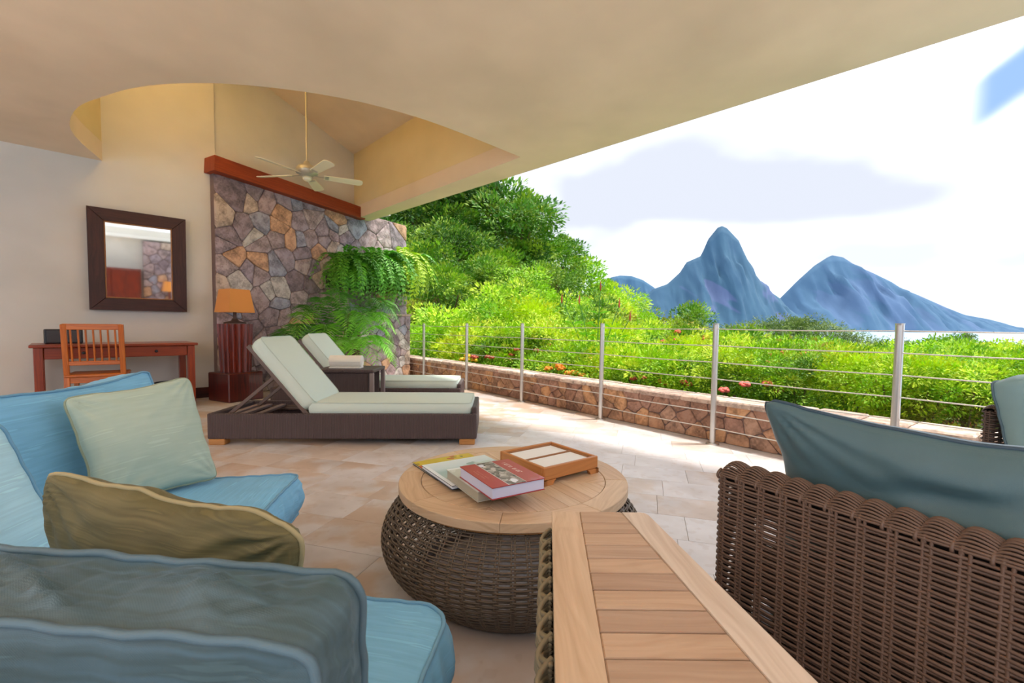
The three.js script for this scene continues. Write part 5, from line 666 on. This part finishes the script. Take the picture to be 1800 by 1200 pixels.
// ------------------------------------------------------------------ mountains and sea
{
  const D = 3000, sea = -9;
  const mount = (name, label, prof, T, zc, m, seed) => {
    const nS = 150, nT = 40, P = [], I = [], x0 = prof[0][0], x1 = prof[prof.length - 1][0];
    for (let i = 0; i <= nS; i++) for (let j = 0; j <= nT; j++) { const x = lerp(x0, x1, i / nS), v = j / nT * 2 - 1, h0 = Math.max(0, interp(prof, x) - sea), rg = (fbm(x * 0.012 + seed, v * 1.5 + seed, 2, 4) - 0.5), rid = Math.abs(fbm(x * 0.008 + seed + 9, v * 0.7, 4, 3) - 0.5) * 2, fine = (fbm(x * 0.035 + seed, v * 7, 6, 4) - 0.5), fall = Math.pow(Math.max(0, 1 - Math.abs(v)), 0.9 + 0.5 * rid); const e = Math.min(1, Math.abs(v) * 3); P.push(x * (zc + v * T * -1 * 0 + 0) / zc + rg * 60 * e * Math.min(1, h0 / 200), sea + h0 * clamp(fall * (1 + 0.55 * rg * e) - 0.22 * (rid) * e * (1 - Math.abs(v)), 0, 1) + fine * 34 * e * Math.min(1, h0 / 150), -zc + v * T * (0.35 + 0.65 * Math.min(1, h0 / 400)) + rg * 50 * e); }
    for (let i = 0; i < nS; i++) for (let j = 0; j < nT; j++) { const a = i * (nT + 1) + j; I.push(a, a + 1, a + nT + 1, a + 1, a + nT + 2, a + nT + 1); }
    const g = new THREE.BufferGeometry(); g.setAttribute('position', new THREE.Float32BufferAttribute(P, 3)); const uv = []; for (let i = 0; i < P.length; i += 3) uv.push(P[i] / 900, (P[i + 1] + P[i + 2] * 0.5) / 900); g.setAttribute('uv', new THREE.Float32BufferAttribute(uv, 2)); g.setIndex(I); g.computeVertexNormals(); const o = solo(name, g, m, label, 'mountain'); return o;
  };
  const hazyForest = (seed, rock) => tex(256, 256, (u, v) => { const n = fbm(u * 14, v * 14, seed, 4, 14, 14), k = sstep(0.56, 0.66, fbm(u * 5, v * 9, seed + 4, 4, 5, 9)) * rock; return mix3(mix3([0.36, 0.50, 0.55], [0.50, 0.62, 0.62], n), [0.66, 0.62, 0.70], k); });  // distance haze mixed into the base colour of forest and rock
  const mm = (s, r, c) => mat({ map: hazyForest(s, r), color: srgb(...c), roughness: 1 });
  mount('pointed_mountain', 'steep pointed mountain, haze blue in its colour, with bare rock near its summit', [[692, -7], [783, 98], [855, 192], [921, 256], [1013, 290], [1093, 365], [1134, 432], [1224, 473], [1241, 507], [1272, 584], [1331, 658], [1360, 669], [1392, 655], [1473, 575], [1489, 535], [1530, 436], [1604, 329], [1693, 245], [1755, 205], [1805, 146], [1906, 72], [2021, -9]], 420, D, mm(1, 0.8, [132, 158, 190]), 3);
  mount('broad_mountain', 'broad mountain, haze blue in its colour, whose long right slope runs down to the sea', [[1535, -9], [1625, 69], [1755, 205], [1858, 313], [1969, 418], [2058, 476], [2085, 487], [2156, 475], [2244, 421], [2351, 378], [2478, 320], [2550, 276], [2668, 231], [2855, 153], [2973, 109], [3136, 81], [3254, 52], [3331, 12], [3370, -9]].map(([x, y]) => [x * 1.2, (y - 1) * 1.2 + 1]), 520, D * 1.2, mm(5, 0.25, [150, 172, 212]), 17);
  mount('low_hill', 'low rounded hill, haze blue in its colour, left of the pointed mountain', [[410, 57], [482, 207], [555, 289], [647, 331], [703, 343], [777, 340], [852, 315], [928, 267], [1005, 182], [1083, 79], [1141, 9]].map(([x, y]) => [x * 1.35, (y - 1) * 1.35 + 1]), 420, D * 1.35, mm(9, 0.1, [136, 166, 204]), 29);
  const w = struct('sea', new THREE.CircleGeometry(45000, 96).rotateX(-Math.PI / 2).translate(0, sea, 0), mat({ color: srgb(150, 180, 205), roughness: 0.35, bumpMap: plasterB, bumpScale: 0.05 }));
  const land = slab([[6, -20], [18, -22], [44, -30], [120, -70], [115, -110], [55, -150], [10, -130], [-40, -120], [-60, -40], [-8, -24]], sea + 0.5, sea + 3.5); struct('coastal_land', land, mat({ color: srgb(84, 108, 52), roughness: 1 }));
}

// ------------------------------------------------------------------ the room behind the camera, seen in the mirror
{
  const c = [5.5, 2.5], e = [0.63, -0.777], n = [-0.777, -0.63], th = Math.atan2(0.777, 0.63) , w = struct('wall_rear', box(5.2, 3.0, 0.25, 0, 1.5, -0.13), M.wall); w.position.set(c[0], 0, c[1]); w.rotation.y = Math.atan2(-n[0] * -1, n[1]) ;
  w.rotation.y = Math.atan2(n[0], n[1]);
  const at = (s, o) => { const v = V(s, 0, o).applyAxisAngle(V(0, 1, 0), w.rotation.y); return [c[0] + v.x, 0, c[1] + v.z]; };
  const sw = part('stone_panel', box(2.2, 2.62, 0.16, -1.12, 1.31, 0.08), M.mortar, w); stones(sw, 2.2, 2.62, 0.27, 1.05, M.stones, 61, { x: -2.22, y: 0, z: 0.16 });
  struct('trim_cornice', box(5.2, 0.1, 0.2, 0, 2.72, 0.1).applyMatrix4(new THREE.Matrix4().makeRotationY(w.rotation.y).setPosition(c[0], 0, c[1])), M.white);
  const t = thing('wardrobe', 'reddish wooden wardrobe seen only in the mirror', 'wardrobe', at(0.78, 0.26), w.rotation.y); part('carcass', box(1.5, 1.66, 0.46, 0, 0.83, 0, 'y', 0.008), M.redWood, t); for (const s of [-1, 1]) { const d = part('door', box(0.71, 1.54, 0.024, s * 0.365, 0.84, 0.242, 'y', 0.006), M.redWood, t); part('handle', new THREE.CylinderGeometry(0.008, 0.008, 0.14, 8).translate(s * 0.05, 0.8, 0.27), M.black, d); }
  const l = thing('floor_lamp', 'small lamp with an orange shade on a stand seen only in the mirror', 'lamp', at(-0.72, 0.42), w.rotation.y); part('stand', merge([new THREE.CylinderGeometry(0.14, 0.15, 0.03, 24).translate(0, 0.015, 0), new THREE.CylinderGeometry(0.03, 0.03, 1.0, 16).translate(0, 0.52, 0)]), M.redWood, l); part('lamp_shade', new THREE.CylinderGeometry(0.19, 0.26, 0.34, 4, 1, true).rotateY(0.5).translate(0, 1.14, 0), M.shade, l);
}
// ------------------------------------------------------------------ added unseen fill lamps: uplights behind the camera, a wall lamp inside the opening
const glow = mat({ color: lin(0.9, 0.8, 0.6), emissive: new THREE.Color(1, 0.74, 0.44), emissiveIntensity: 2, roughness: 0.6 });
function fillBulb(parent, y, I, z = 0, tint) { const b = part('bulb', new THREE.SphereGeometry(0.045, 16, 12).translate(0, y, z), glow, parent); b.castShadow = false; const p = new THREE.PointLight(new THREE.Color(...(tint ?? [0.98, 0.98, 1])), I); p.name = 'added_bulb_light'; p.position.set(0, y, z); p.castShadow = true; p.shadow.radius = 2; parent.add(p); }
[[-2.6, 1.9, 'added tall fill uplighter at the rear left of the room, outside the view'], [1.3, 2.3, 'added tall fill uplighter at the rear middle of the room, outside the view'], [-5.2, 0.3, 'added tall fill uplighter by the plaster wall left of the sofa, outside the view']].forEach(([x, z, l]) => {
  const t = thing('added_uplighter', l, 'lamp', [x, 0, z]); part('stand', merge([new THREE.CylinderGeometry(0.14, 0.15, 0.025, 28).translate(0, 0.0125, 0), new THREE.CylinderGeometry(0.014, 0.014, 1.6, 12).translate(0, 0.82, 0)]), M.redWood, t);
  part('lamp_shade', new THREE.LatheGeometry([[0.03, 1.6], [0.12, 1.63], [0.19, 1.70], [0.22, 1.78], [0.215, 1.78], [0.185, 1.705], [0.115, 1.64], [0.0, 1.61]].map((q) => new THREE.Vector2(...q)), 32), M.shade, t); fillBulb(t, 1.72, FILL_LAMP_I); });
{ const t = thing('added_sconce', 'added unseen wall lamp inside the ceiling opening, on its near curved side', 'lamp', [-3.55, 3.35, -4.10]); part('back_plate', box(0.1, 0.16, 0.02, 0, 0.05, 0.055), M.fanMetal, t); part('cup', new THREE.LatheGeometry([[0, 0], [0.05, 0.005], [0.07, 0.15], [0.065, 0.15], [0.046, 0.012], [0, 0.01]].map((q) => new THREE.Vector2(...q)), 24).translate(0, 0, -0.03), M.fanMetal, t); fillBulb(t, 0.07, FILL_SCONCE_I, -0.03, [1, 0.80, 0.42]); }  // added to give the opening its yellow glow
renderer.render(scene, camera);
